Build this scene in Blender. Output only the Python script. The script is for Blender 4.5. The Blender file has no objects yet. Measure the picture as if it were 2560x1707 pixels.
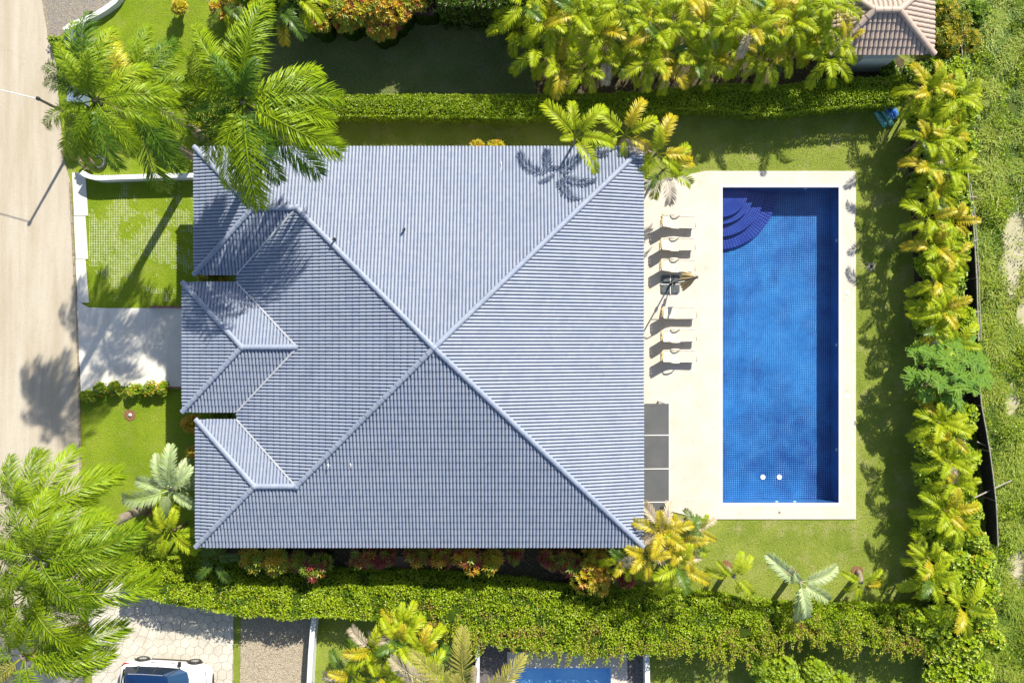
import bpy, math, random
from mathutils import Vector, Matrix, noise as mnoise
R = math.radians
rng = random.Random(7)
C = bpy.context.scene.collection
SC = bpy.context.scene

# ------------------------------------------------------------------ camera, sky, sun, exposure
H = 48.0          # height of the drone
S = 0.02          # metres per photo pixel on the ground
cam = bpy.data.objects.new('camera', bpy.data.cameras.new('camera')); C.objects.link(cam)
cam.location = (0, 0, H); cam.data.lens = 36*H/51.2; cam.data.sensor_width = 36
cam.data.clip_end = 500; cam.data.clip_start = 0.5
SC.camera = cam
SUN_EL = math.atan(1/1.185); SUN_AZ = math.atan2(.583, 1.032)      # clockwise from +Y
sdir = Vector((math.sin(SUN_AZ)*math.cos(SUN_EL), math.cos(SUN_AZ)*math.cos(SUN_EL), math.sin(SUN_EL)))
w = bpy.data.worlds.new('World'); SC.world = w; w.use_nodes = True
nt = w.node_tree; nt.nodes.clear()
out = nt.nodes.new('ShaderNodeOutputWorld'); bg = nt.nodes.new('ShaderNodeBackground')
sky = nt.nodes.new('ShaderNodeTexSky'); sky.sky_type = 'NISHITA'; sky.sun_disc = False
sky.sun_elevation = SUN_EL; sky.sun_rotation = SUN_AZ
tc = nt.nodes.new('ShaderNodeTexCoord'); nz = nt.nodes.new('ShaderNodeTexNoise')
nz.inputs['Scale'].default_value = 3.2; nz.inputs['Detail'].default_value = 6; nz.inputs['Roughness'].default_value = .6
rp = nt.nodes.new('ShaderNodeValToRGB'); rp.color_ramp.elements[0].position = .54; rp.color_ramp.elements[1].position = .72
mx = nt.nodes.new('ShaderNodeMix'); mx.data_type = 'RGBA'; mx.inputs[7].default_value = (6.0, 6.6, 7.6, 1)
nt.links.new(tc.outputs['Generated'], nz.inputs['Vector']); nt.links.new(nz.outputs['Fac'], rp.inputs['Fac'])
nt.links.new(rp.outputs['Color'], mx.inputs[0]); nt.links.new(sky.outputs['Color'], mx.inputs[6])
nt.links.new(mx.outputs[2], bg.inputs['Color']); bg.inputs['Strength'].default_value = 0.09
nt.links.new(bg.outputs['Background'], out.inputs['Surface'])
sun = bpy.data.objects.new('sun', bpy.data.lights.new('sun', 'SUN')); C.objects.link(sun)
sun.data.energy = 5.0; sun.data.angle = R(0.6); sun.data.color = (1, .935, .79)
sun.rotation_euler = (-sdir).to_track_quat('-Z', 'Y').to_euler(); sun.location = (10, 17, 40)
SC.view_settings.view_transform = 'Standard'; SC.view_settings.look = 'None'
SC.view_settings.exposure = 0.82; SC.view_settings.gamma = 1.0; SC.view_settings.use_curve_mapping = False

# ------------------------------------------------------------------ helpers
def W(px, py, z=0.0):
    """where a thing seen at photo pixel (px, py) stands when it is z metres up"""
    k = S*(H-z)/H
    return Vector(((px-1280)*k, (853.5-py)*k, z))
def G(px, py):
    return ((px-1280)*S, (853.5-py)*S)

class MB:
    def __init__(s): s.v = []; s.f = []; s.m = []
    def add(s, vs, fs, mi=0):
        b = len(s.v); s.v.extend([tuple(p) for p in vs])
        for f in fs: s.f.append([b+i for i in f]); s.m.append(mi)
    def poly(s, vs, mi=0): s.add(vs, [list(range(len(vs)))], mi)
    def box(s, c, d, rot=None, mi=0):
        M = rot if rot is not None else Matrix.Identity(3)
        c = Vector(c); hx, hy, hz = d[0]/2, d[1]/2, d[2]/2
        vs = [c + M @ Vector((x*hx, y*hy, z*hz)) for z in (-1, 1) for y in (-1, 1) for x in (-1, 1)]
        s.add(vs, [(0,2,3,1),(4,5,7,6),(0,1,5,4),(2,6,7,3),(0,4,6,2),(1,3,7,5)], mi)
    def bar(s, a, b, wd, ht=None, mi=0):
        a = Vector(a); b = Vector(b); d = b-a; L = d.length
        if L < 1e-6: return
        s.box((a+b)/2, (L, wd, ht or wd), d.to_track_quat('X', 'Z').to_matrix(), mi)
    def tube(s, pts, r, n=6, mi=0, caps=True):
        pts = [Vector(p) for p in pts]; rs = r if isinstance(r, (list, tuple)) else [r]*len(pts)
        vs = []; fs = []; ref = Vector((0.13, 0.21, 1)).normalized()
        for i, p in enumerate(pts):
            t = (pts[min(i+1, len(pts)-1)] - pts[max(i-1, 0)]).normalized()
            a = t.cross(ref)
            if a.length < .05: a = t.cross(Vector((1, 0, 0)))
            a.normalize(); b = t.cross(a)
            for k in range(n):
                an = 2*math.pi*k/n; vs.append(p + (a*math.cos(an)+b*math.sin(an))*rs[i])
        for i in range(len(pts)-1):
            for k in range(n):
                k2 = (k+1) % n; fs.append((i*n+k, i*n+k2, (i+1)*n+k2, (i+1)*n+k))
        if caps: fs.append(list(range(n))[::-1]); fs.append([(len(pts)-1)*n+k for k in range(n)])
        s.add(vs, fs, mi)
    def prism(s, pts, z0, z1, mi=0, bottom=False):
        n = len(pts); area = sum(pts[i][0]*pts[(i+1)%n][1]-pts[(i+1)%n][0]*pts[i][1] for i in range(n))
        if area < 0: pts = pts[::-1]
        vs = [(p[0], p[1], z0) for p in pts] + [(p[0], p[1], z1) for p in pts]
        fs = [[n+i for i in range(n)]] + [(i, (i+1)%n, n+(i+1)%n, n+i) for i in range(n)]
        if bottom: fs.append(list(range(n))[::-1])
        s.add(vs, fs, mi)
    def disc(s, c, r, z0, z1, n=20, mi=0):
        s.prism([(c[0]+r*math.cos(2*math.pi*k/n), c[1]+r*math.sin(2*math.pi*k/n)) for k in range(n)], z0, z1, mi)
    def lathe(s, c, prof, n=20, mi=0):
        vs = []; fs = []
        for r_, z in prof:
            for k in range(n):
                a = 2*math.pi*k/n; vs.append((c[0]+r_*math.cos(a), c[1]+r_*math.sin(a), c[2]+z))
        for i in range(len(prof)-1):
            for k in range(n): fs.append((i*n+k, i*n+(k+1)%n, (i+1)*n+(k+1)%n, (i+1)*n+k))
        s.add(vs, fs, mi)
    def mesh(s, name, mats, smooth=False):
        me = bpy.data.meshes.new(name); me.from_pydata(s.v, [], s.f)
        for m in (mats if isinstance(mats, (list, tuple)) else [mats]): me.materials.append(m)
        if any(s.m): me.polygons.foreach_set('material_index', s.m)
        if smooth: me.polygons.foreach_set('use_smooth', [True]*len(s.f))
        me.update(); return me
    def build(s, name, mats, parent=None, smooth=False, **kw):
        return link(name, s.mesh(name, mats, smooth), parent, **kw)

def link(name, me, parent=None, kind=None, loc=None, label=None, mtx=None):
    o = bpy.data.objects.new(name, me); C.objects.link(o)
    if parent is not None: o.parent = parent
    if kind: o['kind'] = kind
    if label: o['label'] = label
    if loc is not None: o.location = loc
    if mtx is not None: o.matrix_local = mtx
    return o
def tag(o, label, cat, group=None, kind=None):
    o['label'] = label; o['category'] = cat
    if group: o['group'] = group
    if kind: o['kind'] = kind
    return o
def thing(name, label, cat, loc=(0, 0, 0), rz=0.0, group=None):
    o = bpy.data.objects.new(name, None); C.objects.link(o); o.location = loc; o.rotation_euler = (0, 0, rz)
    o.empty_display_size = .2
    return tag(o, label, cat, group)
def struct(o): o['kind'] = 'structure'; return o
ORD = ['first','second','third','fourth','fifth','sixth','seventh','eighth','ninth','tenth','eleventh','twelfth','thirteenth',
       'fourteenth','fifteenth','sixteenth','seventeenth','eighteenth','nineteenth','twentieth','twenty-first','twenty-second',
       'twenty-third','twenty-fourth','twenty-fifth','twenty-sixth']

# ------------------------------------------------------------------ materials
def _n(nt, t, **kw):
    n = nt.nodes.new(t)
    for k, v in kw.items(): setattr(n, k, v)
    return n
def newmat(name):
    m = bpy.data.materials.new(name); m.use_nodes = True; nt = m.node_tree
    return m, nt, nt.nodes['Principled BSDF']
def pos(nt, scale=None):
    g = _n(nt, 'ShaderNodeNewGeometry'); return g.outputs['Position']
def noisef(nt, vec, scale, detail=3, rough=.55, lo=.35, hi=.65):
    n = _n(nt, 'ShaderNodeTexNoise'); n.inputs['Scale'].default_value = scale; n.inputs['Detail'].default_value = detail
    n.inputs['Roughness'].default_value = rough
    nt.links.new(vec, n.inputs['Vector'])
    r = _n(nt, 'ShaderNodeMapRange'); r.inputs[1].default_value = lo; r.inputs[2].default_value = hi
    nt.links.new(n.outputs['Fac'], r.inputs[0]); return r.outputs[0]
def mixc(nt, f, a, b, blend='MIX'):
    m = _n(nt, 'ShaderNodeMix', data_type='RGBA', blend_type=blend)
    for sock, v in ((m.inputs[0], f), (m.inputs[6], a), (m.inputs[7], b)):
        if isinstance(v, (int, float)): sock.default_value = v
        elif isinstance(v, tuple): sock.default_value = (*v, 1)
        else: nt.links.new(v, sock)
    return m.outputs[2]
def math_(nt, op, a, b=None, clamp=False):
    m = _n(nt, 'ShaderNodeMath', operation=op, use_clamp=clamp)
    for i, v in enumerate((a, b)):
        if v is None: continue
        if isinstance(v, (int, float)): m.inputs[i].default_value = v
        else: nt.links.new(v, m.inputs[i])
    return m.outputs[0]
def bump(nt, bsdf, h, strength=.4, dist=.02):
    b = _n(nt, 'ShaderNodeBump'); b.inputs['Strength'].default_value = strength; b.inputs['Distance'].default_value = dist
    nt.links.new(h, b.inputs['Height']); nt.links.new(b.outputs[0], bsdf.inputs['Normal'])
def plain(name, c, rough=.6, c2=None, scale=4.0, metal=0, rnd=0.0, fine=0.0, fscale=40, bmp=0.0, spec=.5, lo=.35, hi=.65):
    m, nt, b = newmat(name); b.inputs['Roughness'].default_value = rough; b.inputs['Metallic'].default_value = metal
    b.inputs['Specular IOR Level'].default_value = spec
    p = pos(nt); col = c
    if c2: col = mixc(nt, noisef(nt, p, scale, 5, .6, lo, hi), c, c2)
    if rnd:
        oi = _n(nt, 'ShaderNodeObjectInfo'); k = math_(nt, 'MULTIPLY', oi.outputs['Random'], rnd)
        col = mixc(nt, k, col, tuple(min(1, x*1.6+.03) for x in c))
    if fine:
        f = noisef(nt, p, fscale, 2, .7, .3, .7); k = math_(nt, 'MULTIPLY', f, fine)
        col = mixc(nt, k, col, tuple(x*.35 for x in c))
        if bmp: bump(nt, b, f, bmp)
    elif bmp: bump(nt, b, noisef(nt, p, fscale, 3), bmp)
    if isinstance(col, tuple): b.inputs['Base Color'].default_value = (*col, 1)
    else: nt.links.new(col, b.inputs['Base Color'])
    return m
def foliage(name, c1, c2, c3, trans=.3, rough=.42, ns=2.2, rnd=True, spec=.45):
    """leaf: c1..c2 from plant to plant and patch to patch, c3 in finer patches"""
    m, nt, b = newmat(name); b.inputs['Roughness'].default_value = rough; b.inputs['Specular IOR Level'].default_value = spec
    p = pos(nt)
    f1 = noisef(nt, p, ns, 3, .6, .3, .7)
    if rnd:
        oi = _n(nt, 'ShaderNodeObjectInfo'); f1 = math_(nt, 'ADD', math_(nt, 'MULTIPLY', f1, .35), math_(nt, 'MULTIPLY', oi.outputs['Random'], .65))
    col = mixc(nt, f1, c1, c2)
    col = mixc(nt, math_(nt, 'MULTIPLY', noisef(nt, p, 9, 2, .7, .42, .7), .75), col, c3)
    nt.links.new(col, b.inputs['Base Color'])
    t = _n(nt, 'ShaderNodeBsdfTranslucent'); nt.links.new(col, t.inputs['Color'])
    ms = _n(nt, 'ShaderNodeMixShader'); ms.inputs[0].default_value = trans
    nt.links.new(b.outputs[0], ms.inputs[1]); nt.links.new(t.outputs[0], ms.inputs[2])
    nt.links.new(ms.outputs[0], nt.nodes['Material Output'].inputs['Surface'])
    return m

M = {}
# lawn: cropped grass, worn and fresh patches, fine grain
def lawn_mat(name, a, b_, tan, tanamt=.5):
    m, nt, b = newmat(name); b.inputs['Roughness'].default_value = .85; b.inputs['Specular IOR Level'].default_value = .15
    p = pos(nt)
    col = mixc(nt, noisef(nt, p, .55, 5, .6, .38, .62), a, b_)
    col = mixc(nt, math_(nt, 'MULTIPLY', noisef(nt, p, .9, 6, .65, .52, .72), tanamt), col, tan)
    f = noisef(nt, p, 14, 4, .85, .34, .66)
    col = mixc(nt, math_(nt, 'MULTIPLY', f, .5), col, tuple(x*.35 for x in a))
    g = noisef(nt, p, 30, 2, .9, .55, .75)
    col = mixc(nt, math_(nt, 'MULTIPLY', g, .35), col, tuple(min(1, x*1.9+.02) for x in b_))
    nt.links.new(col, b.inputs['Base Color']); bump(nt, b, f, .6, .05)
    return m
M['lawn'] = lawn_mat('lawn', (.205, .275, .032), (.31, .365, .065), (.46, .41, .20), .75)
M['lawn_front'] = lawn_mat('lawn_front', (.18, .275, .010), (.26, .35, .02), (.36, .34, .11), .4)
M['rough'] = lawn_mat('rough_ground', (.10, .13, .03), (.14, .19, .03), (.36, .30, .17), .6)
M['sand'] = plain('sandy_soil', (.52, .47, .35), .95, (.36, .35, .18), 2, fine=.4, fscale=18, bmp=.4)
M['soil'] = plain('dark_soil', (.06, .045, .03), .95, (.12, .08, .05), 5, fine=.5, fscale=30, bmp=.5)
M['mulch'] = plain('red_brown_mulch', (.20, .085, .04), .95, (.30, .17, .09), 9, fine=.6, fscale=30, bmp=.6)
M['asphalt'] = plain('pale_worn_road_surface', (.45, .385, .28), .9, (.50, .44, .345), .5, fine=.35, fscale=26, bmp=.3)
m, nt, b = newmat('worn_road'); b.inputs['Roughness'].default_value = .9; p = pos(nt)
mp = _n(nt, 'ShaderNodeMapping'); mp.inputs['Scale'].default_value = (1.2, .10, 1); nt.links.new(p, mp.inputs['Vector'])
col = mixc(nt, noisef(nt, mp.outputs[0], 1.3, 5, .6, .38, .62), (.41, .355, .27), (.50, .455, .38))
col = mixc(nt, math_(nt, 'MULTIPLY', noisef(nt, p, 2.4, 6, .75, .55, .75), .35), col, (.33, .27, .19))
f = noisef(nt, p, 24, 3, .85, .35, .65); col = mixc(nt, math_(nt, 'MULTIPLY', f, .4), col, (.26, .21, .15))
v = _n(nt, 'ShaderNodeTexVoronoi', feature='DISTANCE_TO_EDGE'); v.inputs['Scale'].default_value = .22
nw = _n(nt, 'ShaderNodeTexNoise'); nw.inputs['Scale'].default_value = 1.5; nw.inputs['Detail'].default_value = 5; nt.links.new(p, nw.inputs['Vector'])
va = _n(nt, 'ShaderNodeVectorMath', operation='MULTIPLY_ADD'); va.inputs[1].default_value = (1.5, 1.5, 0); nt.links.new(nw.outputs['Color'], va.inputs[0]); nt.links.new(p, va.inputs[2]); nt.links.new(va.outputs[0], v.inputs['Vector'])
col = mixc(nt, math_(nt, 'MULTIPLY', math_(nt, 'LESS_THAN', v.outputs['Distance'], .0022), .15), col, (.20, .17, .13))
nt.links.new(col, b.inputs['Base Color']); bump(nt, b, f, .3); M['asphalt'] = m
M['concrete'] = plain('white_concrete', (.68, .655, .61), .8, (.60, .57, .52), 1.6, fine=.12, fscale=30, bmp=.1)
M['kerb'] = plain('weathered_kerb', (.40, .34, .25), .9, (.22, .17, .10), 6, fine=.5, fscale=30, bmp=.3)
M['wall_white'] = plain('white_painted_wall', (.66, .67, .68), .7, (.58, .60, .62), 3, fine=.08, fscale=30)
M['house_wall'] = plain('cream_render', (.62, .58, .50), .8, (.55, .50, .43), 2)
M['gravel'] = plain('gravel_bed', (.40, .34, .24), .95, (.24, .21, .17), 5, fine=.6, fscale=22, bmp=.8)
M['gravel_dark'] = plain('dark_gravel', (.10, .09, .10), .95, (.20, .18, .17), 8, fine=.6, fscale=22, bmp=.8)
M['pebble'] = plain('pebble', (.50, .43, .31), .8, (.30, .26, .22), 17, fine=.2)
M['pebble_dark'] = plain('dark_pebble', (.14, .13, .14), .8, (.34, .31, .29), 17)
M['paver'] = plain('grass_paver_concrete', (.46, .48, .28), .9, (.26, .34, .10), 5)
M['metal_white'] = plain('white_metal', (.7, .7, .68), .4)
M['dark_metal'] = plain('dark_metal', (.04, .04, .045), .45, metal=.6)
M['black'] = plain('black_rubber', (.012, .012, .013), .6)
M['glass_dark'] = plain('dark_glass', (.012, .02, .035), .05, spec=.8)
M['wood'] = plain('weathered_wood', (.34, .31, .28), .85, (.20, .18, .16), 6)
M['bark'] = plain('palm_bark', (.34, .28, .22), .9, (.20, .155, .12), 5, fine=.4, fscale=14, bmp=.5)
M['stem'] = plain('green_palm_stem', (.16, .17, .06), .7, (.22, .16, .07), 5)
M['twig'] = plain('brown_twig', (.13, .08, .05), .9, (.22, .14, .08), 7)
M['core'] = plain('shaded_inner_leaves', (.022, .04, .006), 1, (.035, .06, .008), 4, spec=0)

# deck: pale coral stone, with faint tan stains and dark specks
m, nt, b = newmat('coral_stone_deck'); b.inputs['Roughness'].default_value = .75
p = pos(nt)
col = mixc(nt, noisef(nt, p, .6, 6, .65, .45, .75), (.53, .492, .445), (.50, .435, .345))
col = mixc(nt, math_(nt, 'MULTIPLY', noisef(nt, p, 1.7, 5, .7, .56, .76), .5), col, (.36, .31, .25))
v = _n(nt, 'ShaderNodeTexVoronoi'); v.inputs['Scale'].default_value = 2.6; nt.links.new(p, v.inputs['Vector'])
col = mixc(nt, math_(nt, 'MULTIPLY', math_(nt, 'LESS_THAN', v.outputs['Distance'], .07), .45), col, (.25, .2, .15))
nt.links.new(col, b.inputs['Base Color']); bump(nt, b, noisef(nt, p, 18, 3), .15)
M['deck'] = m

# roof tile: blue-grey concrete, shade varies from tile to tile
def tile_mat(name, a, b_, c_):
    m, nt, b = newmat(name); b.inputs['Roughness'].default_value = .52; b.inputs['Specular IOR Level'].default_value = .35
    p = pos(nt)
    v = _n(nt, 'ShaderNodeTexVoronoi'); v.inputs['Scale'].default_value = 4.2; nt.links.new(p, v.inputs['Vector'])
    sep = _n(nt, 'ShaderNodeSeparateColor'); nt.links.new(v.outputs['Color'], sep.inputs[0])
    col = mixc(nt, sep.outputs[0], a, b_)
    col = mixc(nt, math_(nt, 'MULTIPLY', sep.outputs[1], .35), col, c_)
    col = mixc(nt, math_(nt, 'MULTIPLY', noisef(nt, p, .8, 6, .7, .5, .8), .4), col, tuple(x*.62 for x in a))
    col = mixc(nt, math_(nt, 'MULTIPLY', noisef(nt, p, 5, 5, .8, .58, .72), .35), col, (.36, .35, .32))
    nt.links.new(col, b.inputs['Base Color']); bump(nt, b, noisef(nt, p, 35, 3), .12)
    return m
M['tile'] = tile_mat('blue_grey_roof_tile', (.205, .248, .352), (.245, .285, .385), (.285, .308, .362))
M['tile_tan'] = tile_mat('rose_tan_roof_tile', (.40, .31, .26), (.44, .345, .29), (.34, .27, .24))

M['groove_shade'] = plain('roof_deck_groove_shade', (.028, .045, .095), .8, (.04, .06, .12), 4)  # navy deck colour paints the shade in the gaps between roof tiles
# pool mosaic: small square tiles with pale joints; wall = vertical faces
def mosaic(name, dark, mid, grout, polar=None, size=.11, wob=.02):
    m, nt, b = newmat(name); b.inputs['Roughness'].default_value = .3
    p = pos(nt)
    nv = _n(nt, 'ShaderNodeTexNoise'); nv.inputs['Scale'].default_value = 1.3; nv.inputs['Detail'].default_value = 2; nt.links.new(p, nv.inputs['Vector'])
    vm = _n(nt, 'ShaderNodeVectorMath', operation='MULTIPLY_ADD'); vm.inputs[1].default_value = (wob*6,)*3
    nt.links.new(nv.outputs['Color'], vm.inputs[0]); nt.links.new(p, vm.inputs[2])
    sp = _n(nt, 'ShaderNodeSeparateXYZ'); nt.links.new(vm.outputs[0], sp.inputs[0])
    g = _n(nt, 'ShaderNodeNewGeometry'); sn = _n(nt, 'ShaderNodeSeparateXYZ'); nt.links.new(g.outputs['Normal'], sn.inputs[0])
    def line(x, th=.17):
        fr = math_(nt, 'FRACT', math_(nt, 'DIVIDE', x, size)); return math_(nt, 'LESS_THAN', fr, th)
    if polar:
        dx = math_(nt, 'SUBTRACT', sp.outputs[0], polar[0]); dy = math_(nt, 'SUBTRACT', sp.outputs[1], polar[1])
        rr = math_(nt, 'SQRT', math_(nt, 'ADD', math_(nt, 'MULTIPLY', dx, dx), math_(nt, 'MULTIPLY', dy, dy)))
        an = math_(nt, 'MULTIPLY', math_(nt, 'ARCTAN2', dy, dx), 2.0)
        lx, ly = line(rr), line(an)
        lz = 0.0
        gr = math_(nt, 'MAXIMUM', lx, ly)
    else:
        ax = math_(nt, 'LESS_THAN', math_(nt, 'ABSOLUTE', sn.outputs[0]), .5)
        ay = math_(nt, 'LESS_THAN', math_(nt, 'ABSOLUTE', sn.outputs[1]), .5)
        az = math_(nt, 'LESS_THAN', math_(nt, 'ABSOLUTE', sn.outputs[2]), .5)
        gr = math_(nt, 'MAXIMUM', math_(nt, 'MULTIPLY', line(sp.outputs[0]), ax), math_(nt, 'MULTIPLY', line(sp.outputs[1]), ay))
        gr = math_(nt, 'MAXIMUM', gr, math_(nt, 'MULTIPLY', line(sp.outputs[2]), az))
    col = mixc(nt, noisef(nt, p, .42, 5, .62, .40, .62), dark, mid)  # soft pale patches paint reflected clouds into the tile colour
    vo = _n(nt, 'ShaderNodeTexWhiteNoise'); sc_ = _n(nt, 'ShaderNodeVectorMath', operation='SNAP'); sc_.inputs[1].default_value = (size,)*3
    nt.links.new(vm.outputs[0], sc_.inputs[0]); nt.links.new(sc_.outputs[0], vo.inputs['Vector'])
    col = mixc(nt, math_(nt, 'MULTIPLY', vo.outputs['Value'], .25), col, tuple(x*.5 for x in dark))
    gf = math_(nt, 'MULTIPLY', gr, math_(nt, 'ADD', .35, math_(nt, 'MULTIPLY', noisef(nt, p, .9, 4, .7, .35, .65), .55)))
    col = mixc(nt, gf, col, grout)
    nt.links.new(col, b.inputs['Base Color'])
    return m
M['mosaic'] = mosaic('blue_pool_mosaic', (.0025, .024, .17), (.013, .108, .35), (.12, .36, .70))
PX0, PY0, PX1, PY1 = 1806, 469, 2096, 1256
pc = G(PX0, PY0)
M['mosaic_step'] = mosaic('violet_blue_step_mosaic', (.004, .005, .15), (.006, .018, .19), (.08, .14, .44), polar=pc)

# water: surface reflects a little sky, lets the floor show through with a blue cast
def water_mat(name, tint):
    m, nt, b = newmat(name); nt.nodes.remove(b)
    tr = _n(nt, 'ShaderNodeBsdfTransparent'); tr.inputs['Color'].default_value = (*tint, 1)
    gl = _n(nt, 'ShaderNodeBsdfGlossy'); gl.inputs['Roughness'].default_value = .03
    lw_ = _n(nt, 'ShaderNodeLayerWeight'); lw_.inputs['Blend'].default_value = .5
    fr_ = math_(nt, 'ADD', math_(nt, 'MULTIPLY', math_(nt, 'POWER', lw_.outputs['Facing'], 5.0), .9), .025)
    bp = _n(nt, 'ShaderNodeBump'); bp.inputs['Strength'].default_value = .10; bp.inputs['Distance'].default_value = .02
    p = pos(nt); n = _n(nt, 'ShaderNodeTexNoise'); n.inputs['Scale'].default_value = 3.0; n.inputs['Detail'].default_value = 2
    nt.links.new(p, n.inputs['Vector']); nt.links.new(n.outputs['Fac'], bp.inputs['Height'])
    nt.links.new(bp.outputs[0], gl.inputs['Normal']); pass
    ms = _n(nt, 'ShaderNodeMixShader'); nt.links.new(fr_, ms.inputs[0])
    nt.links.new(tr.outputs[0], ms.inputs[1]); nt.links.new(gl.outputs[0], ms.inputs[2])
    nt.links.new(ms.outputs[0], nt.nodes['Material Output'].inputs['Surface'])
    return m
M['water'] = water_mat('pool_water', (.88, .97, 1.0))

# leaves
M['royal'] = foliage('royal_palm_leaf', (.06, .16, .005), (.27, .40, .006), (.38, .45, .012), .32, .42, spec=.3)
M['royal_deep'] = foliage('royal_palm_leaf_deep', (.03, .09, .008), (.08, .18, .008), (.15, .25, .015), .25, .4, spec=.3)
M['royal_yellow'] = foliage('royal_palm_leaf_yellow', (.42, .42, .02), (.50, .46, .03), (.55, .45, .05), .25)
M['areca'] = foliage('areca_leaf', (.24, .38, .008), (.40, .48, .012), (.50, .48, .02), .34, .45, spec=.25)
M['areca_gold'] = foliage('areca_leaf_golden', (.44, .41, .012), (.52, .45, .02), (.50, .33, .02), .3)
M['areca_dry'] = foliage('areca_leaf_dry', (.50, .46, .40), (.52, .44, .30), (.44, .30, .18), .2, .6)
M['areca_deep'] = foliage('areca_leaf_deep', (.05, .12, .015), (.10, .19, .02), (.16, .22, .03), .28, .4)
M['silver'] = foliage('silver_palm_leaf', (.30, .40, .18), (.42, .48, .30), (.34, .46, .10), .2, .5)
M['coconut'] = foliage('coconut_leaf', (.30, .31, .05), (.38, .36, .06), (.46, .38, .12), .3, .4)
M['dead'] = foliage('dead_frond', (.26, .19, .15), (.32, .24, .19), (.22, .15, .10), .1, .8)
M['hedge'] = foliage('hedge_leaf', (.15, .27, .006), (.27, .38, .008), (.34, .41, .015), .25, .4, ns=.7, rnd=False)
M['hedge2'] = foliage('hedge_leaf_light', (.22, .36, .008), (.34, .45, .012), (.40, .46, .03), .25, .4, ns=.9, rnd=False)
M['hedge_dark'] = foliage('hedge_leaf_dark', (.05, .12, .006), (.10, .19, .010), (.14, .22, .01), .2, .4, ns=1, rnd=False)
M['creeper'] = foliage('creeper_leaf_rusty', (.30, .24, .04), (.36, .20, .07), (.26, .27, .04), .25, .5, ns=2, rnd=False)
M['cr_yellow'] = foliage('croton_yellow', (.44, .36, .015), (.52, .40, .02), (.28, .33, .02), .25)
M['cr_orange'] = foliage('croton_orange', (.52, .27, .015), (.55, .34, .02), (.44, .18, .03), .25)
M['cr_red'] = foliage('croton_red', (.20, .02, .03), (.28, .04, .04), (.30, .09, .03), .25)
M['cr_green'] = foliage('croton_green', (.13, .22, .015), (.24, .32, .02), (.30, .32, .03), .25)
M['cr_purple'] = foliage('cordyline_purple', (.05, .012, .03), (.09, .02, .05), (.12, .04, .04), .2)
M['flower_pink'] = foliage('pink_petal', (.60, .38, .38), (.70, .42, .46), (.65, .50, .45), .3)
M['grass'] = foliage('wild_grass_blade', (.20, .34, .014), (.34, .43, .03), (.46, .43, .12), .3, .5, ns=.5, rnd=False)
M['grass2'] = foliage('wild_grass_blade_deep', (.08, .19, .014), (.17, .29, .02), (.26, .34, .05), .3, .5, ns=.5, rnd=False)
M['turf'] = foliage('cut_grass_blade', (.16, .245, .018), (.35, .40, .075), (.45, .41, .17), .3, .6, ns=.75, rnd=False)
M['feather'] = foliage('feathery_tree_leaf', (.09, .24, .025), (.18, .34, .02), (.27, .40, .04), .3, .5, ns=2, rnd=False)

# ------------------------------------------------------------------ ground and flat setting
def sheet(xs, ys, holes, z):
    mb = MB(); xs = sorted(xs); ys = sorted(ys)
    for i in range(len(xs)-1):
        for j in range(len(ys)-1):
            cx, cy = (xs[i]+xs[i+1])/2, (ys[j]+ys[j+1])/2
            if any(a < cx < b_ and c < cy < d for a, b_, c, d in holes): continue
            mb.poly([(xs[i], ys[j], z), (xs[i+1], ys[j], z), (xs[i+1], ys[j+1], z), (xs[i], ys[j+1], z)])
    return mb
x0, y1 = G(PX0, PY0); x1, y0 = G(PX1, PY1)                      # main pool
NP = (G(1288, 0)[0], G(1527, 0)[0], G(0, 1960)[1], G(0, 1668)[1])  # neighbour's pool
holes = [(x0, x1, y0, y1), NP]
xs = [-90, x0, x1, 90, NP[0], NP[1]]; ys = [-90, y0, y1, 90, NP[2], NP[3]]
struct(sheet(xs, ys, holes, 0).build('lawn', M['lawn']))

def flat(name, pts, mat, z, z0=None):
    mb = MB(); mb.prism([G(*p) for p in pts], z0 if z0 is not None else z-.02, z)
    return struct(mb.build(name, mat))
flat('front_lawn', [(198,440),(560,440),(560,1400),(200,1400),(184,770)], M['lawn_front'], .006, .001)
flat('front_lawn', [(128,100),(330,-60),(790,-60),(790,436),(200,436),(166,400)], M['lawn_front'], .007, .001)
def ragged(cx, cy, rx, ry, sd_):
    o_ = []
    for k in range(60):
        a = k/60*6.283; f = 1+.35*mnoise.noise(Vector((math.cos(a)*2, math.sin(a)*2, sd_)))+.25*mnoise.noise(Vector((math.cos(a)*8, math.sin(a)*8, sd_)))
        o_.append((cx+rx*f*math.cos(a), cy+ry*f*math.sin(a)))
    return o_
for q_, (cx, cy, rx, ry) in enumerate(((2575, 650, 75, 180), (2560, 1010, 60, 65), (2570, 1400, 60, 90), (2470, 690, 22, 26))): flat('sandy_patch', ragged(cx, cy, rx, ry, q_), M['sand'], .010+.0005*q_, .002)
flat('wild_ground', [(2405,-300),(3400,-300),(3400,2100),(2440,2100)], M['rough'], .005, .001)
road_edge = [(118,90),(140,160),(150,290),(160,400),(176,455),(182,560),(188,690),(194,800),(199,960),(200,1090),(206,1250),(208,1800)]
flat('neighbour_lawn', [(600,-60),(1340,-60),(1340,262),(690,262),(600,200)], lawn_mat('neighbour_lawn', (.14, .19, .06), (.20, .235, .085), (.30, .27, .16), .7), .0105, .001)
flat('road', [(-900,-900),(60,-900),(100,-20),(122,60)] + road_edge + [(210,2400),(-900,2400)], M['asphalt'], .012, .001)
flat('gravel_drive', [(95,-60),(310,-60),(275,20),(200,55),(160,75),(148,98),(120,92)], M['gravel'], .016, .001)
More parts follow.
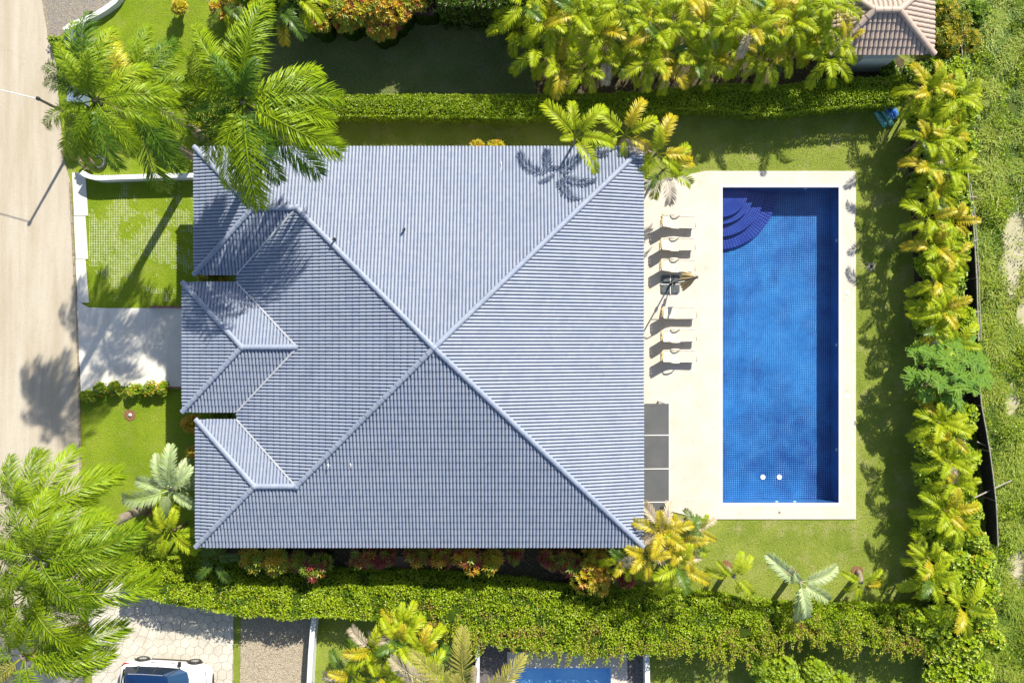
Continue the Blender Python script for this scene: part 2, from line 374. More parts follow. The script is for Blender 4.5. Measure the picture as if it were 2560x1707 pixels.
# kerb: weathered edging stones, one by one
kb = struct(MB().build('kerb', M['kerb']))
for i in range(4, len(road_edge)-2):
    a = Vector((*G(*road_edge[i]), 0)); b_ = Vector((*G(*road_edge[i+1]), 0)); n = max(1, int((b_-a).length/.5))
    for k in range(n):
        p0 = a.lerp(b_, (k+.03)/n); p1 = a.lerp(b_, (k+.97)/n)
        mb = MB(); off = rng.uniform(-.01, .01)
        mb.bar(p0+Vector((off, 0, .035)), p1+Vector((off, 0, .035)), .085+rng.uniform(-.02, .02), .09)
        mb.build('kerb_stone', M['kerb'], kb)
# entrance drive and front path: concrete slabs with joints
drv = struct(MB().build('driveway', M['concrete']))
def slab(parent, name, pts, z, mat, inset=.006):
    P = [Vector((*G(*p), 0)) for p in pts]; c = sum(P, Vector())/len(P)
    mb = MB(); mb.prism([((p+(c-p).normalized()*inset).x, (p+(c-p).normalized()*inset).y) for p in P], .0, z); return mb.build(name, mat, parent)
slab(drv, 'slab', [(193,752),(222,768),(272,770),(272,966),(245,969),(204,994)], .06, M['concrete'])
slab(drv, 'slab', [(272,770),(368,770),(368,966),(272,966)], .061, M['concrete'])
slab(drv, 'slab', [(368,770),(404,770),(404,864),(368,864)], .059, M['concrete'])
slab(drv, 'slab', [(368,864),(404,864),(404,966),(368,966)], .061, M['concrete'])
slab(drv, 'slab', [(404,770),(420,770),(420,966),(404,966)], .065, M['concrete'])
slab(drv, 'slab', [(420,770),(560,770),(560,966),(420,966)], .16, M['concrete'])
pth = struct(MB().build('path', M['concrete']))
for a, b_ in ((432, 540), (541, 648), (649, 757)):
    slab(pth, 'slab', [(181+(a-432)*.04,a),(214,a),(223,b_) if b_ > 700 else (221,b_),(182+(b_-432)*.04,b_)], .05, M['concrete'])
# red-brown capped low walls either side of the entrance
for yy, lb in ((768, 'low red brown capped wall along the north edge of the entrance drive'), (968, 'low red brown capped wall along the south edge of the entrance drive')):
    t = thing('low_wall', lb, 'low wall', (*G(420, yy), 0))
    M.setdefault('brown_tile', plain('red_brown_cap_tile', (.20, .085, .06), .7, (.28, .13, .09), 6))
    mb = MB(); mb.box((.4, -.01 if yy < 800 else .01, .15), (2.4, .13, .3)); mb.build('wall_core', M['wall_white'], t)
    for k in range(16):
        mb = MB(); mb.box((-.73+k*.15, 0, .315), (.14, .11, .035)); mb.build('cap_tile', M['brown_tile'], t)
# grass paver grid showing through the front lawn
mb = MB(); st = .124
gx0, gy0 = G(224, 758)
for i in range(42):
    for j in range(52):
        x = gx0+i*st; y = gy0+j*st
        d = mnoise.noise(Vector((x*.75+3, y*.75, 2)))*.9 + mnoise.noise(Vector((x*2.6, y*2.6, 5)))*.6 + mnoise.noise(Vector((x*9, y*9, 8)))*.4
        px = x/S+1280; py = 853.5-y/S
        bias = .42 - abs(py-605)/240 - max(0, (abs(px-345)-115))/90 + (.22 if 225 < px < 330 and 520 < py < 690 else 0) - (.25 if 340 < px < 400 else 0)
        pr = d + bias
        if pr > .12:
            hgt = .010 + min(.02, pr*.02); wd = .022 if pr < .5 else .028
            if rng.random() < .82+pr: mb.box((x+st/2, y, hgt/2+.004), (st-wd, wd, hgt))
            if rng.random() < .82+pr: mb.box((x, y+st/2, hgt/2+.004), (wd, st+wd*.6, hgt))
g = mb.build('paver_grid', M['paver']); g['kind'] = 'stuff'; g['label'] = 'pale concrete grass paver grid showing through the front lawn'; g['category'] = 'grass pavers'
# south side of the house: dark soil bed and narrow path
flat('soil_bed', [(560,1330),(1760,1330),(1560,1440),(1480,1462),(1230,1440),(560,1430)], M['soil'], .009, .001)
flat('side_path', [(860,1405),(900,1392),(1150,1388),(1160,1425),(1100,1436),(880,1438)], plain('brown_earth_path', (.30, .20, .13), .9, (.20, .13, .09), 3, fine=.3), .014, .001)
flat('soil_bed', [(690,-200),(1300,-200),(1290,30),(1000,50),(760,60)], M['soil'], .011, .001)
flat('soil_bed', [(1300,40),(2080,40),(2260,150),(2260,250),(1330,262)], M['soil'], .009, .001)
flat('soil_bed', [(2290,150),(2400,140),(2440,1700),(2330,1700),(2295,900),(2272,420)], M['soil'], .010, .001)
# neighbour's drive (lower left): stamped concrete in irregular stones
flat('stone_drive_bed', [(232,1445),(586,1500),(580,2000),(228,2000)], plain('joint_mortar', (.33, .30, .25), .95, (.15, .13, .11), 3), .012, .001)
sd = struct(MB().build('stone_drive', M['concrete']))
M['paving'] = plain('stamped_stone', (.56, .53, .47), .85, (.44, .40, .34), 1.1, rnd=.12, fine=.22, fscale=16, bmp=.25)
cell = 23.5*S; pts = []
bx0, by0 = G(228, 1745); bx1, by1 = G(590, 1440)
j = 0; yy = by0-cell
while yy < by1+cell:
    xx = bx0-cell + (cell/2 if j % 2 else 0)
    while xx < bx1+cell:
        pts.append(Vector((xx+rng.uniform(-.13, .13), yy+rng.uniform(-.13, .13)))); xx += cell
    yy += cell*.866; j += 1
def halfplane(poly, n, d):
    o = []
    for i in range(len(poly)):
        a, b_ = poly[i], poly[(i+1) % len(poly)]; da, db = a.dot(n)-d, b_.dot(n)-d
        if da <= 0: o.append(a)
        if (da < 0 < db) or (db < 0 < da): o.append(a + (b_-a)*(da/(da-db)))
    return o
def area_hp(poly):
    """half planes (n,d) of a convex polygon given in world xy, inside is n.x<=d"""
    c = sum(poly, Vector((0, 0)))/len(poly); r = []
    for i in range(len(poly)):
        a, b_ = poly[i], poly[(i+1) % len(poly)]; n = Vector((b_.y-a.y, a.x-b_.x)).normalized(); d = a.dot(n)
        if c.dot(n) > d: n = -n; d = -d
        r.append((n, d))
    return r
drive_poly = [Vector(G(*p)) for p in ((236,1470),(330,1455),(584,1522),(580,1745),(230,1745))]
hp = area_hp(drive_poly)
for p in pts:
    poly = [p+Vector(d) for d in ((-.6,-.6),(.6,-.6),(.6,.6),(-.6,.6))]
    for q in pts:
        if q is p or (q-p).length > 1.2: continue
        n = (q-p).normalized(); poly = halfplane(poly, n, ((p+q)/2).dot(n)-.008)
        if len(poly) < 3: break
    for n, d in hp:
        if len(poly) >= 3: poly = halfplane(poly, n, d)
    if len(poly) < 3: continue
    mb = MB(); c = sum(poly, Vector((0, 0)))/len(poly)
    if sum(abs((poly[i]-c).cross(poly[(i+1)%len(poly)]-c)) for i in range(len(poly)))/2 < .01: continue
    top = .032+rng.uniform(-.006, .006); n = len(poly)
    vs = [(q.x, q.y, .0) for q in poly] + [(q.x, q.y, top-.012) for q in poly] + [((q+(c-q).normalized()*.014).x, (q+(c-q).normalized()*.014).y, top) for q in poly]
    fs = [[2*n+i for i in range(n)]] + [(k*n+i, k*n+(i+1)%n, (k+1)*n+(i+1)%n, (k+1)*n+i) for k in (0, 1) for i in range(n)]
    if (poly[1]-poly[0]).cross(poly[2]-poly[1]) < 0: fs = [list(f)[::-1] for f in fs]
    mb.add(vs, fs); mb.build('paving_stone', M['paving'], sd)
# gravel yard right of it, grass strip between
flat('gravel_yard', [(603,1500),(778,1500),(772,2000),(597,2000)], M['gravel'], .014, .001)
flat('gravel_strip', [(1195,1560),(1275,1560),(1275,2000),(1195,2000)], M['gravel_dark'], .014, .001)
flat('gravel_strip', [(1568,1560),(1612,1560),(1612,2000),(1568,2000)], M['gravel_dark'], .014, .001)
def pebbles(name, region, n, mat, lbl):
    mb = MB(); P = [Vector(G(*p)) for p in region]; hpp = area_hp(P)
    ax, bx = min(p.x for p in P), max(p.x for p in P); ay, by = min(p.y for p in P), max(p.y for p in P)
    for _ in range(n):
        q = Vector((rng.uniform(ax, bx), rng.uniform(ay, by)))
        if any(q.dot(nn) > d for nn, d in hpp): continue
        r = rng.uniform(.014, .036); h = r*.7
        vs = [(q.x+r*math.cos(a)*rng.uniform(.7, 1.2), q.y+r*math.sin(a)*rng.uniform(.7, 1.2), .014) for a in (0, 1.3, 2.6, 3.9, 5.1)] + [(q.x, q.y, .014+h)]
        mb.add(vs, [(i, (i+1) % 5, 5) for i in range(5)])
    o = mb.build(name, mat); o['kind'] = 'stuff'; o['label'] = lbl; o['category'] = 'gravel'; return o
pebbles('gravel', [(603,1530),(778,1530),(774,1730),(600,1730)], 9000, M['pebble'], 'tan pebbles spread over the yard beside the stamped driveway')
pebbles('gravel', [(110,-20),(310,-20),(270,20),(150,90),(125,85)], 6000, M['pebble_dark'], 'grey gravel at the top of the road beside the curved wall')
pebbles('gravel', [(1570,1600),(1610,1600),(1610,1730),(1570,1730)], 1600, M['pebble_dark'], 'dark gravel between the lower pool terrace and the white wall')
# garden walls (white painted)
def wall(label, pts, wd, ht, mat=None):
    t = thing('garden_wall', label, 'garden wall', (*W(*pts[0], ht).xy, 0)); o = Vector(t.location)
    mb = MB(); P = [W(p[0], p[1], ht) for p in pts]; n = len(P)
    L, Rr = [], []
    for i in range(n):
        d = (P[min(i+1, n-1)]-P[max(i-1, 0)]); d.z = 0; d.normalize(); nn = Vector((-d.y, d.x, 0))*wd/2
        L.append(P[i]+nn-o); Rr.append(P[i]-nn-o)
    for i in range(n-1):
        q = [L[i], Rr[i], Rr[i+1], L[i+1]]
        mb.add([(p.x, p.y, 0) for p in q]+[(p.x, p.y, ht-.05) for p in q], [(4,5,6,7),(0,1,5,4),(1,2,6,5),(2,3,7,6),(3,0,4,7)])
    mb.build('wall_body', mat or M['wall_white'], t)
    mb = MB()
    for i in range(n-1):
        q = [L[i]*1.0+(L[i]-Rr[i])*.08, Rr[i]+(Rr[i]-L[i])*.08, Rr[i+1]+(Rr[i+1]-L[i+1])*.08, L[i+1]+(L[i+1]-Rr[i+1])*.08]
        mb.add([(p.x, p.y, ht-.048) for p in q]+[(p.x, p.y, ht) for p in q], [(4,5,6,7),(0,1,5,4),(1,2,6,5),(2,3,7,6),(3,0,4,7)])
    mb.build('coping', mat or M['wall_white'], t); return t
wall('curved white wall between the top left gravel and the lawn', [(160,76),(172,66),(190,57),(215,47),(240,35),(262,22),(285,5),(305,-20)], .2, .5)
wall('white wall with a curved end running from the path to the left edge of the house', [(203,430),(210,436),(222,441),(236,444),(252,445),(300,443),(360,441),(430,439),(500,438)], .19, .85)
wall('white wall on the right side of the pebble yard at the bottom', [(785,1540),(781,1575),(776,1640),(770,1760)], .2, .9)
wall('white wall corner beside the dark gravel next to the golden coconut fronds', [(1300,1593),(1196,1599),(1194,1660),(1192,1760)], .17, 1.0)
wall('white wall on the right of the lower pool terrace', [(1616,1560),(1618,1640),(1620,1760)], .2, .9)
wall('low grey edging wall at the lower left entrance of the stamped driveway', [(224,1520),(226,1560),(228,1600)], .12, .35)

# ------------------------------------------------------------------ main pool and deck
deck = struct(MB().build('pool_deck', M['deck']))
def dpoly(pts, z=.05):
    mb = MB(); mb.prism([G(*p) for p in pts], -.1, z); return mb
DEP = 1.18
A = [dpoly([(1540,440),(1640,452),(1700,441),(1762,428),(PX0-8,428),(PX0-8,1297),(1765,1297),(1700,1283),(1672,1276),(1540,1270)]),
     dpoly([(PX0-8,428),(PX1+8,428),(PX1+8,PY0-8),(PX0-8,PY0-8)]),
     dpoly([(PX0-8,PY1+8),(PX1+8,PY1+8),(PX1+8,1297),(PX0-8,1297)]),
     dpoly([(PX1+8,428),(2135,428),(2139,432),(2139,1297),(PX1+8,1297)])]
for a in A: a.build('deck_slab', M['deck'], deck)
pool = thing('swimming_pool', 'large rectangular blue mosaic pool with round corner steps beside the blue roofed house', 'swimming pool', (*G((PX0+PX1)/2, (PY0+PY1)/2), 0))
def world_part(mb, name, mat, parent, **kw):
    """mesh written in world coordinates, shifted into its parent's place (parents are unrotated here)"""
    l = parent.location; mb.v = [(v[0]-l.x, v[1]-l.y, v[2]-l.z) for v in mb.v]
    return mb.build(name, mat, parent, **kw)
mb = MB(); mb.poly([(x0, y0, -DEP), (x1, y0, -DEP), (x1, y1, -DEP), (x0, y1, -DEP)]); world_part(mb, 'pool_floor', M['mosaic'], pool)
zt = .035
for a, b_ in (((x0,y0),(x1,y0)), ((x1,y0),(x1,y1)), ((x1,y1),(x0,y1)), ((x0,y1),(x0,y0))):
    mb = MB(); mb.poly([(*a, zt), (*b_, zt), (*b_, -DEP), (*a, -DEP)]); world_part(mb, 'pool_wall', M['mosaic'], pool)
M['coping'] = plain('white_pool_coping', (.58, .57, .54), .6, (.60, .59, .55), 3)
cw = .16
for (a, b_, c, d) in ((x0-cw, x0-.001, y0-cw, y1+cw), (x1+.001, x1+cw, y0-cw, y1+cw), (x0-.001, x1+.001, y0-cw, y0-.001), (x0-.001, x1+.001, y1+.001, y1+cw)):
    n = max(1, round(max(b_-a, d-c)/.8)); vert = d-c > b_-a
    for k in range(n):
        mb = MB(); t0_, t1_ = k/n, (k+1)/n; e = .003
        if vert: mb.box(((a+b_)/2, c+(d-c)*(t0_+t1_)/2, 0.0), (b_-a, (d-c)/n-e, .112))
        else: mb.box((a+(b_-a)*(t0_+t1_)/2, (c+d)/2, 0.0), ((b_-a)/n-e, d-c, .112))
        world_part(mb, 'coping_stone', M['coping'], pool)
for rr, zz in ((3.0, -1.0), (2.36, -.80), (1.76, -.60), (1.42, -.40)):
    mb = MB(); n = 28
    arc = [(x0+.002+rr*math.cos(-math.pi/2*k/n), y1-.002+rr*math.sin(-math.pi/2*k/n)) for k in range(n+1)]
    mb.prism([(x0+.002, y1-.002)]+arc[::-1], -DEP+.003, zz); world_part(mb, 'pool_step', M['mosaic_step'], pool)
mb = MB(); nx, ny = 2, 4
mb.poly([(x0+.001, y0+.001, -.11), (x1-.001, y0+.001, -.11), (x1-.001, y1-.001, -.11), (x0+.001, y1-.001, -.11)])
world_part(mb, 'water', M['water'], pool)
M['white_plastic'] = plain('white_plastic', (.78, .78, .76), .35)
for px in (1907, 1948):
    q = W(px, 1192, -DEP); q = Vector(((px-1280)*S*(H+DEP)/H, (853.5-1192)*S*(H+DEP)/H, -DEP))
    mb = MB(); mb.disc(q, .13, -DEP+.003, -DEP+.04, 18); world_part(mb, 'main_drain', M['white_plastic'], pool)
for (qx, qy, dx, dy) in ((x1-.02, G(0,600)[1], 1, 0), (x1-.02, G(0,862)[1], 1, 0), (x1-.02, G(0,1125)[1], 1, 0), (G(1945,0)[0], y0+.02, 0, 1), (G(1990,0)[0], y0+.02, 0, 1), (G(2017,0)[0], y1-.02, 0, 1)):
    mb = MB(); mb.box((qx, qy, -.25), (.03 if dx else .14, .14 if dx else .03, .1)); world_part(mb, 'return_inlet', M['white_plastic'], pool)
for i, (px, py, lb) in enumerate(((2118, 731, 'round white skimmer lid set in the right deck edge, the upper of two'), (2118, 990, 'round white skimmer lid set in the right deck edge, the lower of two'), (1948, 1280, 'small grey drain cover in the deck below the pool'))):
    q = G(px, py); t = thing('skimmer_lid' if i < 2 else 'drain_cover', lb, 'lid', (*q, .05))
    mb = MB(); mb.lathe((0,0,0), [(.12,0),(.12,.012),(.10,.018),(.03,.018),(.0,.018)] if i < 2 else [(.06,0),(.06,.01),(0,.01)], 18); mb.build('lid_plate', M['white_plastic'] if i < 2 else M['kerb'], t, smooth=False)
    mb = MB(); mb.box((0,0,.022), (.03,.012,.008)); mb.build('finger_grip', M['dark_metal'], t)

# neighbour's pool, lower middle
npool = thing('swimming_pool', 'pale blue rectangular pool cut off by the bottom edge below the creeper hedge', 'swimming pool', (*G(1400, 1720), 0))
a, b_, c, d = NP; dz = .8
M['pool_pale'] = plain('pale_blue_pool_lining', (.20, .46, .78), .4, (.34, .60, .86), .8, fine=.12, fscale=12)
mb = MB(); mb.poly([(a,c,-dz),(b_,c,-dz),(b_,d,-dz),(a,d,-dz)]); world_part(mb, 'pool_floor', M['pool_pale'], npool)
mb = MB()
for p, q in (((a,c),(b_,c)), ((b_,c),(b_,d)), ((b_,d),(a,d)), ((a,d),(a,c))): mb.poly([(*p, 0), (*q, 0), (*q, -dz), (*p, -dz)])
world_part(mb, 'pool_wall', M['pool_pale'], npool)
mb = MB(); mb.poly([(a+.001,c+.001,-.1),(b_-.001,c+.001,-.1),(b_-.001,d-.001,-.1),(a+.001,d-.001,-.1)]); world_part(mb, 'water', M['water'], npool)
td = struct(MB().build('pool_terrace', M['concrete']))
M['terrace'] = plain('pinkish_stone_terrace', (.62, .56, .50), .8, (.54, .48, .42), 2, fine=.15, fscale=20)
for q in ([(1268,1628),(1568,1628),(1568,1668),(1268,1668)], [(1527,1668),(1568,1668),(1568,1960),(1527,1960)], [(1255,1640),(1268,1640),(1268,1960),(1288,1960),(1288,1668),(1268,1668)]):
    if len(q) == 6: q = [(1268,1668),(1288,1668),(1288,1960),(1268,1960)]
    mb = MB(); mb.prism([G(*p) for p in q], 0, .05); mb.build('terrace_slab', M['terrace'], td)

# ------------------------------------------------------------------ the house
ZE = 3.3
yN, yS, xE, xW = 9.06, -9.56, 6.12, -12.81
apx, apy, za = -3.38, -.28, 6.4
tN = (za-ZE)/(yN-apy); tS = (za-ZE)/(apy-yS); tE = (za-ZE)/(xE-apx); tW = (za-ZE)/(apx-xW)
house = thing('house', 'large single storey house with a blue grey tiled hip roof beside the pool', 'house', (0, 0, 0))
# wings: [west eave, north eave, south eave]
wn_w, wn_s = -14.80, 3.10
ws_w, ws_n = -14.72, -3.62
po_w, po_n, po_s = -15.34, 2.76, -3.28
def zr(hw): return ZE + tN*hw
hN = (yN-wn_s)/2; rN = wn_s+hN; hS = (ws_n-yS)/2; rS = yS+hS; hP = (po_n-po_s)/2; rP = po_s+hP
jN = xW + (zr(hN)-ZE)/tW; jS = xW + (zr(hS)-ZE)/tW; jP = xW + (zr(hP)-ZE)/tW
eN = wn_w + (zr(hN)-ZE)/tW; eS = ws_w + (zr(hS)-ZE)/tW; eP = po_w + (zr(hP)-ZE)/tW
# hip points between neighbouring planes follow from equal heights
class Face:
    def __init__(s, org, U, V, t, pieces):   # org on the eave line, U along it, V uphill (plan), t slope
        s.o = Vector(org); s.U = Vector(U); s.V = Vector(V); s.t = t; s.pieces = pieces
F = [
 Face((0, yN), (-1, 0), (0, -1), tN, [[(jN, yN), (xE, yN), (apx, apy), (jN, rN)], [(wn_w, yN), (jN, yN), (jN, rN), (eN, rN)]]),
 Face((0, yS), (1, 0), (0, 1), tS, [[(jS, yS), (xE, yS), (apx, apy), (jS, rS)], [(ws_w, yS), (jS, yS), (jS, rS), (eS, rS)]]),
 Face((xE, 0), (0, 1), (-1, 0), tE, [[(xE, yN), (xE, yS), (apx, apy)]]),
 Face((xW, 0), (0, -1), (1, 0), tW, [[(jN, rN), (apx, apy), (jP, rP), (xW, po_n), (xW, wn_s)], [(jS, rS), (apx, apy), (jP, rP), (xW, po_s), (xW, ws_n)]]),
 Face((wn_w, 0), (0, -1), (1, 0), tW, [[(wn_w, yN), (wn_w, wn_s), (eN, rN)]]),
 Face((0, wn_s), (1, 0), (0, 1), tN, [[(wn_w, wn_s), (xW, wn_s), (jN, rN), (eN, rN)]]),
 Face((ws_w, 0), (0, -1), (1, 0), tW, [[(ws_w, yS), (ws_w, ws_n), (eS, rS)]]),
 Face((0, ws_n), (-1, 0), (0, -1), tN, [[(ws_w, ws_n), (xW, ws_n), (jS, rS), (eS, rS)]]),
 Face((po_w, 0), (0, -1), (1, 0), tW, [[(po_w, po_n), (po_w, po_s), (eP, rP)]]),
 Face((0, po_n), (-1, 0), (0, -1), tN, [[(po_w, po_n), (xW, po_n), (jP, rP), (eP, rP)]]),
 Face((0, po_s), (1, 0), (0, 1), tN, [[(po_w, po_s), (xW, po_s), (jP, rP), (eP, rP)]]),
]
def conv(poly):
    """convex pieces: split a quad/pent into triangles unless convex"""
    P = [Vector(p) for p in poly]; n = len(P); sg = [(P[(i+1)%n]-P[i]).cross(P[(i+2)%n]-P[(i+1)%n]) for i in range(n)]
    if all(x > -1e-9 for x in sg) or all(x < 1e-9 for x in sg): return [P]
    # fan from the reflex corner
    ar = sum(P[i].cross(P[(i+1) % n]) for i in range(n))
    for i in range(n):
        if sg[i]*ar < 0:
            k = (i+1) % n; return [[P[k], P[(k+j) % n], P[(k+j+1) % n]] for j in range(1, n-1)]
    return [P]
def clip3(poly, hps):
    for n, d in hps:
        o = []; m_ = len(poly)
        for i in range(m_):
            a, b_ = poly[i], poly[(i+1) % m_]; da = a.x*n.x+a.y*n.y-d; db = b_.x*n.x+b_.y*n.y-d
            if da <= 1e-9: o.append(a)
            if (da < -1e-9 and db > 1e-9) or (db < -1e-9 and da > 1e-9): o.append(a+(b_-a)*(da/(da-db)))
        poly = o
        if len(poly) < 3: return None
    return poly
def tile_verts(wd, ln, hgt, lift):
    prof = [(0, 0), (.10, .10), (.20, .70), (.5, 1), (.80, .70), (.90, .10), (1, 0)]
    lo = [Vector((t*wd, 0, h*hgt+lift)) for t, h in prof]
    hi = [Vector((t*wd, ln+.02, h*hgt*.92+.002)) for t, h in prof]
    fr = [Vector((t*wd, .006, -.012)) for t, h in prof]
    n = len(prof)
    fs = [(i, i+1, n+i+1, n+i) for i in range(n-1)] + [(2*n+i, 2*n+i+1, i+1, i) for i in range(n-1)]
    return lo+hi+fr, fs
def roof_tiles(faces, roof, ze, wd, ln, hgt, lift, mat, limit, focus, gap=.018, drop=.05):
    tv, tf = tile_verts(wd-gap, ln, hgt, lift); full = []; cut = MB(); base = MB(); nfull = 0
    for F_ in faces:
        t = F_.t; cs = 1/math.sqrt(1+t*t); sn = t*cs
        Uv = Vector((F_.U.x, F_.U.y, 0)); Sv = Vector((F_.V.x*cs, F_.V.y*cs, sn)); Nv = Uv.cross(Sv)
        if Nv.z < 0: Uv = -Uv; Nv = Uv.cross(Sv)
        U2 = Uv.xy; dv = ln*cs
        cps = [c_ for p in F_.pieces for c_ in conv(p)]; hps = [area_hp(c_) for c_ in cps]
        allp = [Vector(q) for p in F_.pieces for q in p]
        us = [(q-F_.o).dot(U2) for q in allp]; vs_ = [(q-F_.o).dot(F_.V) for q in allp]
        for i in range(math.floor(min(us)/wd)-1, math.ceil(max(us)/wd)+1):
            for j in range(0, math.ceil(max(vs_)/dv)+1):
                o3 = Vector((*F_.o, ze)) + Uv*(i*wd) + Sv*(j*ln)
                q2 = [o3.xy + U2*a*wd + F_.V*b_*dv for a, b_ in ((0, 0), (1, 0), (1, 1), (0, 1))]
                ins = [any(all(q.dot(n) <= d+.002 for n, d in h_) for h_ in hps) for q in q2]
                jt = rng.uniform(-.003, .003)
                mt = Matrix(((Uv.x, Sv.x, Nv.x, o3.x), (Uv.y, Sv.y, Nv.y, o3.y), (Uv.z, Sv.z, Nv.z, o3.z+jt), (0, 0, 0, 1)))
                if all(ins): full.append((mt, (o3.xy-Vector(focus)).length))
                else:
                    W3 = [mt @ p for p in tv]
                    bb = [(W3[0].x+W3[n_].x)/2 for n_ in (1,)]
                    for k, h_ in enumerate(hps):
                        for f in tf:
                            pl = clip3([W3[x] for x in f], h_)
                            if pl: cut.poly(pl)
        for c_ in cps:
            vs3 = [(q.x, q.y, ze+F_.t*((q-F_.o).dot(F_.V))-drop*.4) for q in c_]
            if (c_[1]-c_[0]).cross(c_[2]-c_[1]) < 0: vs3 = vs3[::-1]
            base.poly(vs3)
    full.sort(key=lambda x: x[1])
    one = MB(); one.add(tv, tf); me = one.mesh('roof_tile', mat)
    for mt, _ in full[:limit]: link('roof_tile', me, roof, mtx=mt)
    rest = MB()
    for mt, _ in full[limit:]: rest.add([mt @ p for p in tv], tf)
    rest.v += cut.v and [] ; b0 = len(rest.v); rest.v += cut.v; rest.f += [[i+b0 for i in f] for f in cut.f]; rest.m += cut.m
    o = rest.build('roof_tiling', mat, roof); o['kind'] = 'stuff'
    base.build('roof_deck', M['groove_shade'], roof)
def ridge_caps(roof, lines, r_, ln, mat, name='ridge_tile'):
    n = 8
    vs = []; 
    for x, rr in ((0, r_*1.05), (ln+.03, r_*.96)):
        for k in range(n+1):
            a = math.pi*(k/n)*1.1-.157; vs.append(Vector((x, math.cos(a)*rr, math.sin(a)*rr*.75 + (.010 if x == 0 else 0))))
    for k in range(n+1):
        a = math.pi*(k/n)*1.1-.157; vs.append(Vector((.004, math.cos(a)*r_*.93, math.sin(a)*r_*.6)))
    vs += [v_.copy() for v_ in vs[:n+1]]
    fs = [(k, n+1+k, n+2+k, k+1) for k in range(n)] + [(3*n+3+k, 3*n+4+k, 2*n+3+k, 2*n+2+k) for k in range(n)]
    one = MB(); one.add(vs, fs); me = one.mesh(name, mat); me.polygons.foreach_set('use_smooth', [True]*n+[False]*n)
    for a, b_ in lines:        # from low to high
        a = Vector(a); b_ = Vector(b_); d = b_-a; L = d.length; k = max(1, round(L/ln)); st_ = L/k
        X = d.normalized(); Y = Vector((0, 0, 1)).cross(X).normalized(); Z = X.cross(Y)
        for i in range(k):
            o = a + X*(i*st_) + Vector((0, 0, .02+rng.uniform(-.004, .004))); X2 = X
            link(name, me, roof, mtx=Matrix(((X2.x*st_/ln, Y.x, Z.x, o.x), (X2.y*st_/ln, Y.y, Z.y, o.y), (X2.z*st_/ln, Y.z, Z.z, o.z), (0, 0, 0, 1))))
roof = MB().build('roof', M['tile'], house)
roof_tiles(F, roof, ZE, .1585, .336, .060, .034, M['tile'], 297, (1.5, -.2))
P3 = lambda x, y, z: (x, y, z+.035)
AP = P3(apx, apy, za); JN = P3(jN, rN, zr(hN)); JS = P3(jS, rS, zr(hS)); JP = P3(jP, rP, zr(hP))
EN = P3(eN, rN, zr(hN)); ES = P3(eS, rS, zr(hS)); EP = P3(eP, rP, zr(hP))
ridge_caps(roof, [(P3(xE, yN, ZE), AP), (P3(xE, yS, ZE), AP), (JN, AP), (JS, AP), (EN, JN), (ES, JS), (EP, JP),
    (P3(wn_w, yN, ZE), EN), (P3(wn_w, wn_s, ZE), EN), (P3(ws_w, yS, ZE), ES), (P3(ws_w, ws_n, ZE), ES), (P3(po_w, po_n, ZE), EP), (P3(po_w, po_s, ZE), EP)], .122, .40, M['tile'])
for q in (AP, EN, ES, EP, JN, JS):
    cap = MB(); cap.lathe(q, [(.17, -.02), (.15, .07), (.08, .125), (0, .135)], 12); cap.build('hip_cap', M['tile'], roof, smooth=True)
M['flashing'] = plain('pale_valley_flashing', (.42, .45, .50), .45, (.34, .36, .40), 4)
for a, b_ in (((xW, wn_s, ZE), (jN, rN, zr(hN))), ((xW, ws_n, ZE), (jS, rS, zr(hS))), ((xW, po_n, ZE), (jP, rP, zr(hP))), ((xW, po_s, ZE), (jP, rP, zr(hP)))):
    mb = MB(); a = Vector(a); b_ = Vector(b_); mb.bar(a+Vector((0, 0, .085)), b_+Vector((0, 0, .085)), .085, .02); mb.build('valley_flashing', M['flashing'], roof)
# fascia, soffit, walls
outline = [(wn_w, yN), (xE, yN), (xE, yS), (ws_w, yS), (ws_w, ws_n), (xW, ws_n), (xW, po_s), (po_w, po_s), (po_w, po_n), (xW, po_n), (xW, wn_s), (wn_w, wn_s)]
fas = MB()
def inset_rects(d): return [((xW+d, yS+d), (xE-d, yN-d)), ((wn_w+d, wn_s+d), (xW+d, yN-d)), ((ws_w+d, yS+d), (xW+d, ws_n-d))]
for i in range(len(outline)):
    a, b_ = outline[i], outline[(i+1) % len(outline)]; c = Vector((0, 0))
    d = (Vector(b_)-Vector(a)).normalized(); n = Vector((d.y, -d.x)) ; a2 = Vector(a)+n*.03; b2 = Vector(b_)+n*.03
    fas.poly([(a2.x, a2.y, ZE-.2), (b2.x, b2.y, ZE-.2), (b2.x, b2.y, ZE-.03), (a2.x, a2.y, ZE-.03)])
for (ax, ay), (bx, by) in (((xW+.03, yS+.03), (xE-.03, yN-.03)), ((wn_w+.03, wn_s+.03), (xW+.03, yN-.03)), ((ws_w+.03, yS+.03), (xW+.03, ws_n-.03)), ((po_w+.03, po_s+.03), (xW+.03, po_n-.03))):
    fas.poly([(ax, ay, ZE-.2), (ax, by, ZE-.2), (bx, by, ZE-.2), (bx, ay, ZE-.2)])
fas.build('fascia_and_soffit', M['wall_white'], house)
wl = MB()
for (ax, ay), (bx, by) in (((-12.0, -8.7), (5.3, 8.2)), ((-14.1, 3.9), (-12.0, 8.2)), ((-14.1, -8.7), (-12.0, -4.4))):
    wl.box(((ax+bx)/2, (ay+by)/2, (ZE-.22)/2), (bx-ax, by-ay, ZE-.22))
wl.build('wall', M['house_wall'], house)
for (qx, qy) in ((-15.0, 2.4), (-15.0, -2.95), (-13.6, 2.4), (-13.6, -2.95)):
    mb = MB(); mb.box((qx, qy, 1.53), (.32, .32, 2.9)); mb.box((qx, qy, .12), (.42, .42, .2)); mb.build('porch_column', M['house_wall'], house)
